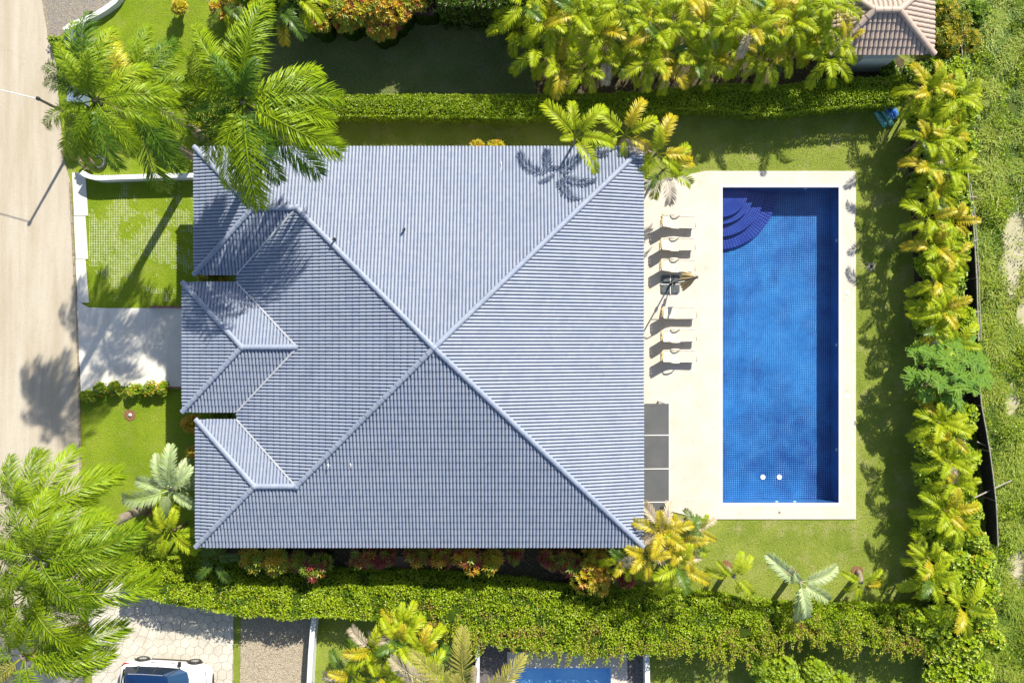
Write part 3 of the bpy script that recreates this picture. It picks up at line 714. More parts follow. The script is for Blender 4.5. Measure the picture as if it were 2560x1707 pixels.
for (cx, cy, wx, wy, zc, hh) in ((5.31, 4.5, .05, 3.2, 1.2, 2.2), (5.31, 0, .05, 4.0, 1.2, 2.2), (5.31, -4.5, .05, 3.2, 1.2, 2.2), (-12.02, -.2, .05, 1.4, 1.1, 2.1),
      (-9, 8.21, 1.6, .05, 1.5, 1.1), (-4, 8.21, 1.6, .05, 1.5, 1.1), (1, 8.21, 1.6, .05, 1.5, 1.1), (-9, -8.71, 1.6, .05, 1.5, 1.1), (-4, -8.71, 1.6, .05, 1.5, 1.1), (1, -8.71, 1.6, .05, 1.5, 1.1), (-14.11, 6, .05, 1.6, 1.5, 1.1), (-14.11, -6.5, .05, 1.6, 1.5, 1.1)):
    fr = MB(); fr.box((cx, cy, zc+hh/2+.03), (wx+.03, wy+.03, .06)); fr.box((cx, cy, zc-hh/2-.03), (wx+.03, wy+.03, .06))
    for sg in (-1, 1): fr.box((cx+(sg*(wx/2) if wx > wy else 0), cy+(sg*(wy/2) if wy > wx else 0), zc), ((.06 if wx > wy else wx+.03), (.06 if wy > wx else wy+.03), hh))
    f_ = fr.build('window' if hh < 2 else 'glazed_door', M['metal_white'], house)
    mb = MB(); mb.box((cx, cy, zc), (wx*.97, wy*.97, hh)); mb.build('pane', M['glass_dark'], f_)
# small things lying on or fixed to the roof
def zroof(px, py, which):
    x, y = (px-1280)*S*.87, (853.5-py)*S*.87
    for _ in range(6):
        z = {'N': ZE+tN*(yN-y), 'S': ZE+tS*(y-yS), 'W': ZE+tW*(x-xW), 'E': ZE+tE*(xE-x)}[which]; x, y = W(px, py, z+.06).xy
    return Vector((x, y, z+.07))
for px, py, fc, lb in ((838, 597, 'W', 'small dark vent pipe on the shaded front slope of the blue roof'), (1012, 573, 'N', 'small dark vent pipe on the sunlit upper slope of the blue roof')):
    q = zroof(px, py, fc); t = thing('vent_pipe', lb, 'vent pipe', q)
    mb = MB(); mb.tube([(0, 0, -.1), (0, 0, .22)], .045, 10); mb.build('pipe', M['dark_metal'], t)
    mb = MB(); mb.tube([(0, 0, .22), (-.02, -.03, .27), (-.05, -.10, .28)], [.045, .05, .05], 10); mb.build('pipe_elbow', M['dark_metal'], t)
for px, py, fc, lb in ((1253, 418, 'N', 'thin white fallen frond stalk on the upper slope of the blue roof'), (820, 1165, 'W', 'tiny white twig on the front slope of the blue roof near the lower hip'), (876, 1163, 'S', 'tiny pale twig on the lower slope of the blue roof near its left hip')):
    q = zroof(px, py, fc); ln = .26 if py < 500 else .13
    mb = MB(); mb.tube([(.02, ln, 0), (0, ln*.4, .03), (.03, -ln*.3, .02), (-.02, -ln, 0)], [.012, .02, .016, .008], 5)
    if py > 500: mb.tube([(0, 0, .02), (.10, .05, .03)], .012, 5)
    tag(mb.build('fallen_twig', M['metal_white'], loc=q), lb, 'twig')

# ------------------------------------------------------------------ neighbour's pavilion, top right
pav = thing('pavilion', 'small pavilion with a rose tan tiled hip roof at the top right', 'pavilion', (0, 0, 0))
PZ = 2.9; kx = S*(H-PZ)/H
pE = (2335-1280)*kx; pSo = (853.5-137)*kx; pW_ = (2072-1280)*kx
rz_ = PZ+.95; kr = S*(H-rz_)/H
rl = (2186-1280)*kr; rrg = (2248-1280)*kr; ry = (853.5-26)*kr
pNo = ry + (ry-pSo)
tt = .95/(ry-pSo); teE = .95/(pE-rrg); teW = .95/(rl-pW_)
PF = [Face((0, pSo), (1, 0), (0, 1), tt, [[(pW_, pSo), (pE, pSo), (rrg, ry), (rl, ry)]]), Face((0, pNo), (-1, 0), (0, -1), tt, [[(pW_, pNo), (pE, pNo), (rrg, ry), (rl, ry)]]),
      Face((pE, 0), (0, 1), (-1, 0), teE, [[(pE, pSo), (pE, pNo), (rrg, ry)]]), Face((pW_, 0), (0, -1), (1, 0), teW, [[(pW_, pSo), (pW_, pNo), (rl, ry)]])]
proof = MB().build('roof', M['tile_tan'], pav)
roof_tiles(PF, proof, PZ, .225, .37, .055, .04, M['tile_tan'], 290, ((rl+rrg)/2, ry-2))
q0 = lambda x, y, z: (x, y, z+.04)
ridge_caps(proof, [(q0(pE, pSo, PZ), q0(rrg, ry, rz_)), (q0(pW_, pSo, PZ), q0(rl, ry, rz_)), (q0(pE, pNo, PZ), q0(rrg, ry, rz_)), (q0(pW_, pNo, PZ), q0(rl, ry, rz_)), (q0(rl, ry, rz_), q0(rrg, ry, rz_))], .15, .42, M['tile_tan'])
mb = MB(); mb.box(((pE+pW_)/2-.3, (pSo+pNo)/2, PZ/2-.1), (pE-pW_-1.5, pNo-pSo-1.3, PZ-.25))
bx_ = W(2200, 150, 1.2); mb.prism([(bx_.x-1.2, bx_.y-.25), (bx_.x+.35, bx_.y-.25), (bx_.x+.65, bx_.y+.1), (bx_.x+.65, bx_.y+1.2), (bx_.x-1.2, bx_.y+1.2)], 0, 2.2)
mb.build('wall', plain('pale_green_white_render', (.60, .63, .58), .8), pav)
mb = MB(); mb.poly([(pW_+.04, pSo+.04, PZ-.06), (pE-.04, pSo+.04, PZ-.06), (pE-.04, pNo-.04, PZ-.06), (pW_+.04, pNo-.04, PZ-.06)]); mb.build('soffit', M['wall_white'], pav)

# ------------------------------------------------------------------ pergola canopy at the terrace
cz = 2.55; q = W(1610, 1008, cz); q2 = W(1672, 1340, cz)
awn = thing('canopy', 'dark grey flat canopy of four panels against the lower right side of the house', 'canopy', (q.x-.5, q2.y, 0))
M['fabric_grey'] = plain('dark_grey_canopy_panel', (.095, .096, .097), .6, (.075, .078, .082), 1.5)
X0 = q.x-.5; X1 = W(1672, 1100, cz).x; ysn = [W(1672, v_, cz).y for v_ in (1008, 1088, 1172, 1255, 1338)]
for i in range(4):
    mb = MB(); ya, yb = ysn[i], ysn[i+1]; mb.box(((X0+X1)/2, (ya+yb)/2, cz), (X1-X0, ya-yb-.03, .03)); world_part(mb, 'canopy_panel', M['fabric_grey'], awn)
    if i: mb = MB(); mb.bar((X0, ya, cz+.02), (X1, ya+.02, cz+.02), .035, .04); world_part(mb, 'cross_bar', M['metal_white'], awn)
mb = MB(); mb.bar((X1+.02, ysn[0], cz), (X1+.02, ysn[-1], cz), .05, .09); world_part(mb, 'edge_beam', M['metal_white'], awn)
for yy in (ysn[0]-.05, ysn[-1]+.05):
    mb = MB(); mb.box((X1-.1, yy, cz/2), (.08, .08, cz-.06)); world_part(mb, 'post', M['metal_white'], awn)

# ------------------------------------------------------------------ sun loungers
M['lounger'] = plain('cream_plastic', (.62, .58, .49), .45, (.58, .52, .42), 5)
M['sling'] = plain('cream_sling', (.55, .51, .44), .65, (.51, .47, .39), 6)
M['lounger_gold'] = plain('yellowed_plastic', (.50, .38, .14), .5, (.56, .46, .24), 9)
def lounger(loc, label, flat_back=False):
    t = thing('sun_lounger', label, 'sun lounger', loc, 0, 'sun loungers in a row on the deck')
    bh = .80 if not flat_back else .78; bxx = -.80
    prof = [(.92, .34), (.88, .37), (.4, .36), (-.1, .35), (-.28, .40), (-.5, .56), (-.68, bh-.08), (bxx+.02, bh)]
    mb = MB()
    for i in range(len(prof)-1):
        (xa, za_), (xb, zb_) = prof[i], prof[i+1]
        mb.add([(xa, -.25, za_), (xa, .25, za_), (xb, .25, zb_), (xb, -.25, zb_), (xa, -.25, za_-.02), (xa, .25, za_-.02), (xb, .25, zb_-.02), (xb, -.25, zb_-.02)],
               [(0,1,2,3), (4,7,6,5), (0,3,7,4), (1,5,6,2)])
    mb.build('sling', M['sling'], t, smooth=False)
    for sg in (-1, 1):
        mb = MB(); mb.tube([(x, sg*.285, z+.0) for x, z in prof[:5]] , .028, 7); mb.build('side_rail', M['lounger'], t, smooth=True)
        mb = MB(); mb.tube([(x, sg*.275, z) for x, z in prof[4:]], .026, 7); mb.build('back_rail', M['lounger'], t, smooth=True)
        if not flat_back:
            mb = MB(); mb.tube([(.12, sg*.30, .36), (.04, sg*.33, .50), (-.12, sg*.335, .57), (-.3, sg*.33, .57), (-.42, sg*.30, .50)], [.02, .032, .038, .034, .02], 7); mb.build('armrest', M['lounger'], t, smooth=True)
        mb = MB(); mb.tube([(.72, sg*.28, .35), (.80, sg*.28, .0)], [.03, .025], 7); mb.build('leg', M['lounger'], t)
        mb = MB(); mb.tube([(-.42, sg*.28, .36), (-.55, sg*.28, .0)], [.03, .025], 7); mb.build('leg', M['lounger'], t)
    mb = MB(); mb.tube([(.92, -.285, .34), (.94, 0, .345), (.92, .285, .34)], .028, 7); mb.build('foot_rail', M['lounger'], t, smooth=True)
    hr = MB(); hr.tube([(bxx, -.275, bh), (bxx-.035, -.1, bh+.01), (bxx-.035, .1, bh+.01), (bxx, .275, bh)], .035, 8); h_ = hr.build('head_rail', M['lounger_gold'], t, smooth=True)
    for yy in (-.16, 0, .16):
        mb = MB(); mb.box((bxx-.05, yy, bh-.03), (.09, .06, .07)); mb.build('rail_clip', M['lounger_gold'], h_)
    mb = MB(); mb.tube([(-.45, -.27, .30), (-.72, -.22, .12), (-.72, .22, .12), (-.45, .27, .30)], .018, 6); mb.build('back_strut', M['lounger'], t)
    return t
LG = [(1693, 555), (1691, 611), (1691, 664), (1695, 782), (1694, 839), (1694, 890)]
LL = ['cream reclined sun lounger at the top of the row', 'cream sun lounger just below the topmost lounger', 'cream sun lounger directly above the closed parasol',
      'cream sun lounger with the parasol shadow across its back, just below the dark base', 'cream sun lounger second from the bottom of the row', 'cream sun lounger at the bottom of the row']
for i, (px, py) in enumerate(LG):
    q = W(px, py, .4); lo = lounger((q.x, q.y, .05), LL[i], flat_back=(i == 3)); lo.rotation_euler.z = R((-1.5, 1, -1, .5, 1.5, -.5)[i])

# parasol on its four dark weights
um = thing('parasol', 'closed sand coloured cantilever parasol leaning over four dark base weights', 'parasol', (*G(1675, 711), .05))
o = Vector(um.location)
M['weight'] = plain('dark_base_weight', (.11, .125, .13), .28, (.06, .07, .075), 9, spec=.6)
for sx in (-1, 1):
    for sy in (-1, 1):
        mb = MB(); e = .46; g_ = .015
        q = [(g_, g_), (e, g_), (e, e-.09), (e-.03, e-.03), (e-.09, e), (g_, e)]
        mb.prism([(sx*a, sy*b_) for a, b_ in q], 0, .07); mb.prism([(sx*(.05+a*.8), sy*(.05+b_*.8)) for a, b_ in q], .07, .085); mb.build('base_weight', M['weight'], um)
mb = MB(); mb.bar((-.5, 0, .04), (.5, 0, .04), .03, .06); mb.bar((0, -.5, .045), (0, .5, .045), .03, .06); mb.build('cross_base', M['metal_white'], um)
hub = W(1742, 693, 2.45)-o; ptop = Vector((.02, .02, 2.55))
mb = MB(); mb.tube([(0, 0, .05), (0, 0, .35)], .06, 10); mb.tube([(0, 0, .35), ptop], .036, 10); mb.build('pole', M['dark_metal'], um)
mb = MB(); mb.tube([(-.0, -.03, 1.2), (-.02, -.16, 1.2), (-.02, -.18, 1.08)], .02, 6); mb.box((0, -.02, 1.2), (.1, .12, .18)); mb.build('crank', M['black'], um)
mb = MB(); mb.tube([ptop, (hub.x*.5, hub.y*.5, 2.72), hub+Vector((0, 0, .12))], .028, 8); mb.build('arm', M['dark_metal'], um)
M['canopy'] = plain('sand_canvas', (.50, .40, .22), .8, (.42, .32, .16), 7)
cn = MB(); nf = 8
for k in range(nf):
    a = (k-(nf-1)/2)/(nf-1)*2; end = W(1697+abs(a)*10, 703+a*23, 1.05+.12*(k % 2))-o
    mid = hub.lerp(end, .55)+Vector((0, 0, .05)); d = (end-hub).normalized(); sd_ = d.cross(Vector((0, 0, 1))).normalized(); wf = .085
    up = sd_.cross(d).normalized()*(.07 if k % 2 else .05)
    vs = [hub+up*.3, mid-sd_*wf, mid+up, mid+sd_*wf, end-sd_*wf*.7, end+up*.5, end+sd_*wf*.7, hub-up*.3, mid-up*.4, end-up*.3]
    cn.add(vs, [(0,1,2),(0,2,3),(1,4,5,2),(2,5,6,3),(7,8,1,0),(7,0,3,8),(8,9,4,1),(8,3,6,9),(4,9,6,5)])
cn.build('canopy', M['canopy'], um)
mb = MB(); mb.lathe(hub, [(0, .09), (.05, .07), (.06, 0), (.05, -.08), (0, -.1)], 12)
for k in range(6):
    a = k/6*6.283; mb.tube([hub, hub+Vector((math.cos(a)*.13, math.sin(a)*.13, .02))], .012, 5)
mb.build('hub', M['dark_metal'], um)
mb = MB(); mb.tube([(.05, .0, 1.7), W(1712, 703, 1.8)-o], .018, 6); mb.build('strut', M['metal_white'], um)

# ------------------------------------------------------------------ floats on the lawn
M['float_blue'] = plain('blue_vinyl', (.02, .14, .50), .35, (.20, .40, .70), 14, lo=.5, hi=.7)
M['float_green'] = plain('green_vinyl', (.06, .30, .28), .35, (.40, .55, .60), 14, lo=.5, hi=.7)
for lb, cols, (px, py), rz in (('blue inflatable pool float of two tubes on the lawn by the hedge corner', 'float_blue', (2224, 279), R(122)), ('green and white inflatable pool float of two tubes on the lawn by the hedge corner', 'float_green', (2207, 297), R(122))):
    t = thing('pool_float', lb, 'pool float', (*G(px, py), 0), rz); t.scale = (1.2, 1.25, 1.1)
    for k, dy in enumerate((-.12, .12)):
        pr = [(-.40, .05), (-.37, .10), (-.3, .115), (.3, .115), (.37, .10), (.40, .05)]
        mb = MB(); mb.tube([(x+dy*.35, dy, .115) for x, _ in pr], [r_ for _, r_ in pr], 12); mb.build('float_tube', M[cols], t, smooth=True)
# ------------------------------------------------------------------ lamp post with overhead wires, bins, tyre planter
top = W(95, 247, 4.87); base = Vector((top.x, top.y, 0))
lp = thing('utility_pole', 'dark slender pole rising over the left road edge with a pale wire', 'utility pole', base)
mb = MB(); mb.tube([(0, 0, 0), (0, 0, 4.87)], [.085, .06], 10); mb.build('pole', plain('dark_pole', (.09, .075, .065), .7), lp)
mb = MB(); mb.lathe((0, 0, 4.8), [(.09, 0), (.09, .12), (0, .14)], 12); mb.build('pole_cap', M['dark_metal'], lp)
mb = MB(); e1 = W(-120, 196, 4.75)-base; mb.tube([(0, 0, 4.80), e1*.5+Vector((0, 0, 2.36)), e1], .022, 6); mb.build('wire', M['metal_white'], lp)
M['bin_blue'] = plain('navy_box_paint', (.025, .05, .13), .5, (.03, .07, .16), 4)
M['bin_grey'] = plain('pale_blue_grey_box_paint', (.20, .27, .38), .5, (.16, .22, .32), 4)
for px, py, wx, wy, hh, mt_, lb in ((178, 88, .62, .52, .8, 'bin_blue', 'navy blue metal box at the end of the curved wall'), (186, 230, .66, .90, 1.0, 'bin_grey', 'pale blue grey metal cabinet half hidden by palm fronds beside the road')):
    q = W(px, py, hh); t = thing('utility_box', lb, 'utility box', (q.x, q.y, 0), R(-3))
    mb = MB(); mb.box((0, 0, hh/2-.03), (wx, wy, hh-.06)); mb.build('cabinet', M[mt_], t)
    mb = MB(); mb.box((0, 0, hh-.03), (wx+.05, wy+.05, .05)); mb.box((0, 0, hh), (wx-.1, wy-.1, .02)); mb.build('lid', M[mt_], t)
    mb = MB(); mb.box((wx/2+.03, 0, hh*.6), (.03, .1, .03)); mb.build('handle', M['dark_metal'], t)
q = G(250, 407); t = thing('tyre_planter', 'black tyre planter with a white ring and a small green plant near the pink flowers', 'planter', (*q, 0))
def torus(mb, R_, r_, z, n=28, m_=10, mi=0):
    vs = []; fs = []
    for i in range(n):
        a = 2*math.pi*i/n
        for j in range(m_):
            b_ = 2*math.pi*j/m_; rr = R_+r_*math.cos(b_); vs.append((rr*math.cos(a), rr*math.sin(a), z+r_*math.sin(b_)))
    for i in range(n):
        for j in range(m_): fs.append((i*m_+j, ((i+1)%n)*m_+j, ((i+1)%n)*m_+(j+1)%m_, i*m_+(j+1)%m_))
    mb.add(vs, fs, mi)
mb = MB(); torus(mb, .30, .10, .1); mb.build('tyre', M['black'], t, smooth=True)
mb = MB(); torus(mb, .275, .02, .2, m_=6); mb.build('white_ring', M['bin_grey'], t, smooth=True)
mb = MB(); mb.disc((0, 0), .25, .05, .12); mb.build('soil_fill', M['soil'], t)
mb = MB()
for k in range(26):
    a = rng.uniform(0, 6.28); l = rng.uniform(.1, .2); d = Vector((math.cos(a), math.sin(a), .5)); s_ = Vector((-d.y, d.x, 0))*.025
    b0 = Vector((0, 0, .12)); mb.add([b0, b0+d*l*.5-s_, b0+d*l, b0+d*l*.5+s_], [(0,1,2,3)])
mb.build('small_plant', M['areca_deep'], t)
# mulch circles, sprinklers, ball
for px, py, r_, lb in ((325, 1037, .29, 'round brown mulch patch with a pale stone in the front lawn'), (372, 1268, .42, 'round brown mulch bed at the foot of the leaning palm'), (1815, 1417, .33, 'brown earth ring under the left one of the three small lawn palms'), (1975, 1432, .33, 'brown earth ring under the silver palm'), (2142, 1428, .30, 'brown earth ring under the right one of the three small lawn palms')):
    q = G(px, py); t = thing('planting_bed', lb, 'planting bed', (*q, 0)); n = 18
    mb = MB(); mb.prism([(r_*math.cos(k/n*6.283)*rng.uniform(.85, 1.1), r_*math.sin(k/n*6.283)*rng.uniform(.85, 1.1)) for k in range(n)], .008, .03); mb.build('mulch', M['mulch'], t)
    if px == 325:
        mb = MB(); mb.lathe((.02, 0, .03), [(.09, 0), (.08, .05), (.04, .08), (0, .085)], 10); mb.build('pale_stone', M['wall_white'], t, smooth=True)
for px, py, lb in ((2178, 666, 'small lawn sprinkler head in the right lawn strip'),):
    t = thing('sprinkler', lb, 'sprinkler', (*G(px, py), 0))
    mb = MB(); mb.lathe((0, 0, 0), [(.07, 0), (.07, .02), (.045, .03), (.045, .08), (0, .085)], 12); mb.build('sprinkler_body', M['black'], t)
    mb = MB(); n = 14; mb.prism([(.26*math.cos(k/n*6.283)*rng.uniform(.7, 1.1), .26*math.sin(k/n*6.283)*rng.uniform(.7, 1.1)) for k in range(n)], .003, .007); mb.build('worn_turf', M['sand'], t)
mb = MB(); mb.lathe((0, 0, 0), [(0, 0), (.05, .015), (.07, .06), (.05, .105), (0, .12)], 14)
tag(mb.build('ball', M['white_plastic'], smooth=True, loc=(*G(1105, 48), 0)), 'small white ball on the shaded upper lawn', 'ball')

# ------------------------------------------------------------------ the car, cut off by the bottom edge
M['car_white'] = plain('white_car_paint', (.72, .72, .72), .25, spec=.7)
M['car_navy'] = plain('navy_gloss_roof', (.005, .022, .08), .2, spec=.4)
M['chrome'] = plain('chrome_strip', (.7, .72, .75), .2, metal=.8)
M['car_trim'] = plain('black_trim', (.02, .02, .022), .45)
M['screen'] = plain('blue_tinted_windscreen', (.02, .055, .12), .08, spec=.6)
M['lens_red'] = plain('red_lens', (.35, .01, .01), .2)
M['lens_clear'] = plain('clear_lens', (.55, .58, .62), .1, spec=.8)
car = thing('parked_car', 'white car with a navy blue roof parked on the stamped driveway at the bottom', 'car', (*G(428, 1690), .03), R(-3))
def ring(x, hw, z0, zb, zt, crown):
    # cross-section from sill up over the top to the other sill
    pts = [(hw*.93, z0), (hw*.99, z0+.12), (hw, (z0+zb)/2+.04), (hw*.965, zb), (hw*.86, zt-.015), (hw*.45, zt+crown*.8), (0, zt+crown)]
    return [Vector((x, -a, b_)) for a, b_ in pts] + [Vector((x, a, b_)) for a, b_ in pts[-2::-1]]
st_ = [(-2.22, .52, .42, .70, .78, .0), (-2.18, .74, .30, .80, .92, .01), (-2.02, .87, .24, .88, 1.0, .02), (-1.6, .92, .22, .93, 1.03, .02), (-1.0, .93, .20, .93, 1.0, .02), (0, .93, .20, .92, .99, .02),
       (.7, .925, .20, .90, 1.0, .03), (1.1, .92, .22, .87, .98, .04), (1.6, .90, .24, .80, .90, .05), (1.95, .83, .26, .72, .80, .04), (2.15, .68, .30, .62, .68, .02), (2.23, .48, .38, .55, .60, .0)]
mb = MB(); rings = [ring(*s_) for s_ in st_]; nr = len(rings[0])
for r_ in rings: mb.v.extend([tuple(p) for p in r_])
for i in range(len(rings)-1):
    for k in range(nr-1): mb.f.append([i*nr+k, (i+1)*nr+k, (i+1)*nr+k+1, i*nr+k+1]); mb.m.append(0)
mb.f.append(list(range(nr))); mb.m.append(0); mb.f.append([(len(rings)-1)*nr+k for k in range(nr)][::-1]); mb.m.append(0)
body = mb.build('body', M['car_white'], car, smooth=True)
# glasshouse: lower ring at the belt, upper ring at the roof
lowr = [(-2.0, .55), (-1.9, .74), (-1.3, .80), (0, .81), (.75, .79), (1.12, .62), (1.22, .3), (1.24, 0)]
upr = [(-1.75, .42), (-1.68, .56), (-1.2, .62), (-.2, .63), (.10, .61), (.30, .52), (.36, .3), (.38, 0)]
def full(l): return [(x, y) for x, y in l] + [(x, -y) for x, y in l[-2::-1]]
LR = [Vector((x, y, 1.0)) for x, y in full(lowr)]; UR = [Vector((x, y, 1.46 if x > -.9 else 1.43)) for x, y in full(upr)]
n = len(LR); mb = MB(); mb.v = [tuple(p) for p in LR+UR]
for i in range(n): mb.f.append([i, n+i, n+(i+1) % n, (i+1) % n]); mb.m.append(1 if 4 <= i <= 9 else 0)
gh = mb.build('windows', [M['glass_dark'], M['screen']], car)
rf = MB(); rf.v = [tuple(p) for p in UR] + [(p.x*.96-.03, p.y*.9, 1.50) for p in UR] + [(-.7, 0, 1.53)]
for i in range(n): rf.f.append([i, n+i, n+(i+1) % n, (i+1) % n]); rf.f.append([n+i, 2*n, n+(i+1) % n])
rf.m = [0]*len(rf.f); rfo = rf.build('roof', M['car_navy'], car, smooth=True)
for sg in (-1, 1):
    mb = MB(); mb.tube([(-1.6, sg*.56, 1.49), (-1.0, sg*.59, 1.515), (.1, sg*.575, 1.49)], .022, 6); mb.build('roof_rail', M['chrome'], rfo)
    for pa, pb, pw, ph in (((-.35, sg*.815, 1.0), (-.42, sg*.635, 1.46), .07, .02), ((.76, sg*.80, 1.0), (.28, sg*.54, 1.465), .05, .03), ((-1.28, sg*.81, 1.0), (-1.2, sg*.625, 1.45), .09, .02)):
        mb = MB(); mb.bar(pa, pb, pw, ph); mb.build('pillar', M['car_trim'], gh)
    mr = MB(); mr.box((.72, sg*1.0, 1.0), (.14, .2, .13)); mr.bar((.78, sg*.88, .98), (.74, sg*.98, 1.0), .05, .04); mr.build('mirror', M['car_trim'], car)
    mb = MB(); mb.tube([(1.62, sg*.86, .80), (1.85, sg*.82, .76), (2.03, sg*.70, .71), (2.10, sg*.55, .68)], [.02, .05, .06, .03], 7); mb.build('headlight', M['lens_clear'], car, smooth=True)
    mb = MB(); mb.tube([(-1.75, sg*.905, .93), (-2.0, sg*.87, .92), (-2.12, sg*.74, .88)], [.015, .04, .04], 7); mb.build('tail_light', M['lens_red'], car, smooth=True)
    mb = MB(); mb.bar((-.75, sg*.945, .80), (-.55, sg*.945, .80), .02, .025); mb.bar((.25, sg*.945, .80), (.45, sg*.945, .80), .02, .025); mb.build('door_handle', M['car_trim'], car)
    mb = MB(); mb.bar((-.9, sg*.93, .26), (.95, sg*.93, .26), .04, .1); mb.build('sill', M['car_trim'], car)
    for xx in (-1.32, 1.26):
        wh = thing('wheel', '', '', (0, 0, 0)); wh.parent = car; wh.location = (xx, sg*.86, .31)
        for k_ in ('label', 'category'): del wh[k_]
        mb = MB(); rr = .33; ny_ = 24
        vs = []; fs = []
        pr = [(-.11, .20), (-.11, .30), (-.08, .33), (.08, .33), (.11, .30), (.11, .20)]
        for yy, r_ in pr:
            for k in range(ny_): a = 2*math.pi*k/ny_; vs.append((r_*math.cos(a), yy, r_*math.sin(a)))
        for i in range(len(pr)-1):
            for k in range(ny_): fs.append((i*ny_+k, i*ny_+(k+1)%ny_, (i+1)*ny_+(k+1)%ny_, (i+1)*ny_+k))
        mb.add(vs, fs); mb.build('tyre', M['black'], wh)
        mb = MB(); ya = sg*.10
        for k in range(ny_):
            a, b_ = 2*math.pi*k/ny_, 2*math.pi*(k+1)/ny_
            mb.poly([(.185*math.cos(a), ya, .185*math.sin(a)), (.21*math.cos(a), ya, .21*math.sin(a)), (.21*math.cos(b_), ya, .21*math.sin(b_)), (.185*math.cos(b_), ya, .185*math.sin(b_))])
        for k in range(10):
            a = 2*math.pi*k/10; mb.bar((.03*math.cos(a), ya, .03*math.sin(a)), (.19*math.cos(a), ya, .19*math.sin(a)), .03, .02)
        mb.build('rim', M['chrome'], wh)
        mb = MB(); mb.tube([(xx+.38*math.cos(a), sg*.915, .31+.38*math.sin(a)) for a in [math.pi*k/10 for k in range(11)]], .035, 6); mb.build('wheel_arch', M['car_trim'], car)
mb = MB(); mb.tube([(2.10, -.62, .52), (2.22, -.4, .50), (2.25, 0, .50), (2.22, .4, .50), (2.10, .62, .52)], [.03, .06, .07, .06, .03], 7); mb.build('grille', M['car_trim'], car, smooth=True)
mb = MB(); mb.tube([(1.95, -.66, .84), (2.02, -.3, .845), (2.04, 0, .845), (2.02, .3, .845), (1.95, .66, .84)], .012, 5); mb.build('bonnet_seam', M['car_trim'], car)
mb = MB(); mb.tube([(-1.98, -.62, 1.03), (-2.05, 0, 1.04), (-1.98, .62, 1.03)], .03, 6); mb.build('rear_spoiler', M['car_trim'], car)

# ------------------------------------------------------------------ palms
def frond_mesh(name, seed, L, el0, bend, n, ll, lw, vee, jit, droop, sr, mat, segs=9, sweep=0.0, lift=.0, base_free=.14):
    r = random.Random(seed); mb = MB(); P = []; T = []; p = Vector((0, 0, 0)); ns = 24; side = r.uniform(-.25, .25)
    for i in range(ns+1):
        s_ = i/ns; el = R(el0 - bend*s_**1.25); az = side*s_*s_*1.3
        d = Vector((math.cos(el)*math.cos(az), math.cos(el)*math.sin(az), math.sin(el))); P.append(p.copy()); T.append(d); p = p + d*(L/ns)
    idx = [round(i*ns/segs) for i in range(segs+1)]
    mb.tube([P[i] for i in idx], [sr*(1-.88*i/ns)+.003 for i in idx], 4, caps=False)
    for k in range(n):
        s_ = base_free+(1-base_free)*(k+.5)/n; f = s_*ns; i = min(int(f), ns-1); q = P[i].lerp(P[i+1], f-i); t = T[i]
        B = Vector((-t.y, t.x, 0)).normalized(); N = t.cross(B); 
        if N.z < 0: N = -N
        env = math.sin(math.pi*min(1, (s_-base_free)/(1-base_free)*.80+.17))**.55
        for sg in (-1, 1):
            a = R(66-34*s_+r.uniform(-7, 7)); vv = R(vee + r.uniform(-jit, jit)); l = ll*env*r.uniform(.85, 1.08)
            d = t*math.cos(a) + (B*sg*math.cos(vv) + N*math.sin(vv))*math.sin(a); d = (d + Vector((sweep, 0, 0))).normalized()
            wd_ = (t - d*t.dot(d)).normalized()*lw/2; dr = Vector((0, 0, -1))*droop*l*r.uniform(.6, 1.4)
            p1 = q+d*l*.35+dr*.08; p2 = q+d*l*.70+dr*.40; p3 = q+d*l+dr
            b0 = len(mb.v); mb.v += [tuple(q), tuple(p1+wd_), tuple(p1-wd_), tuple(p2+wd_*.8), tuple(p2-wd_*.8), tuple(p3)]
            mb.f += [[b0, b0+1, b0+2], [b0+1, b0+3, b0+4, b0+2], [b0+3, b0+5, b0+4]]; mb.m += [0, 0, 0]
    return mb.mesh(name, mat)
FR = {}
def kind_fronds(key, L, n, ll, lw, vee, jit, droop, sr, mat, els, bends, **kw):
    FR[key] = [[frond_mesh('frond', hash((key, i, j)) % 9999 if False else i*31+j*7+len(key), L*(1.0 if i else .85), el, bends[i], n, ll, lw, vee, jit, droop, sr, mat, **kw) for j in range(3)] for i, el in enumerate(els)]
kind_fronds('royal', 4.5, 92, 1.1, .050, 4, 40, .70, .045, M['royal'], (74, 50, 26, 4), (68, 84, 86, 66))
kind_fronds('areca', 2.2, 42, .60, .046, 24, 9, .42, .026, M['areca'], (72, 54, 32, 8), (72, 105, 112, 95), base_free=.2)
kind_fronds('silver', 2.2, 52, .60, .050, 24, 8, .25, .03, M['silver'], (66, 42, 18, 0), (60, 72, 70, 60))
kind_fronds('coconut', 4.4, 56, .85, .060, 14, 8, .22, .05, M['coconut'], (72, 48, 25, 0), (50, 58, 60, 50))
def fill(n, a0=20): return [((a0+i*137.5) % 360, 2 + (i % 2), .60+.08*(i % 3)) for i in range(n)]
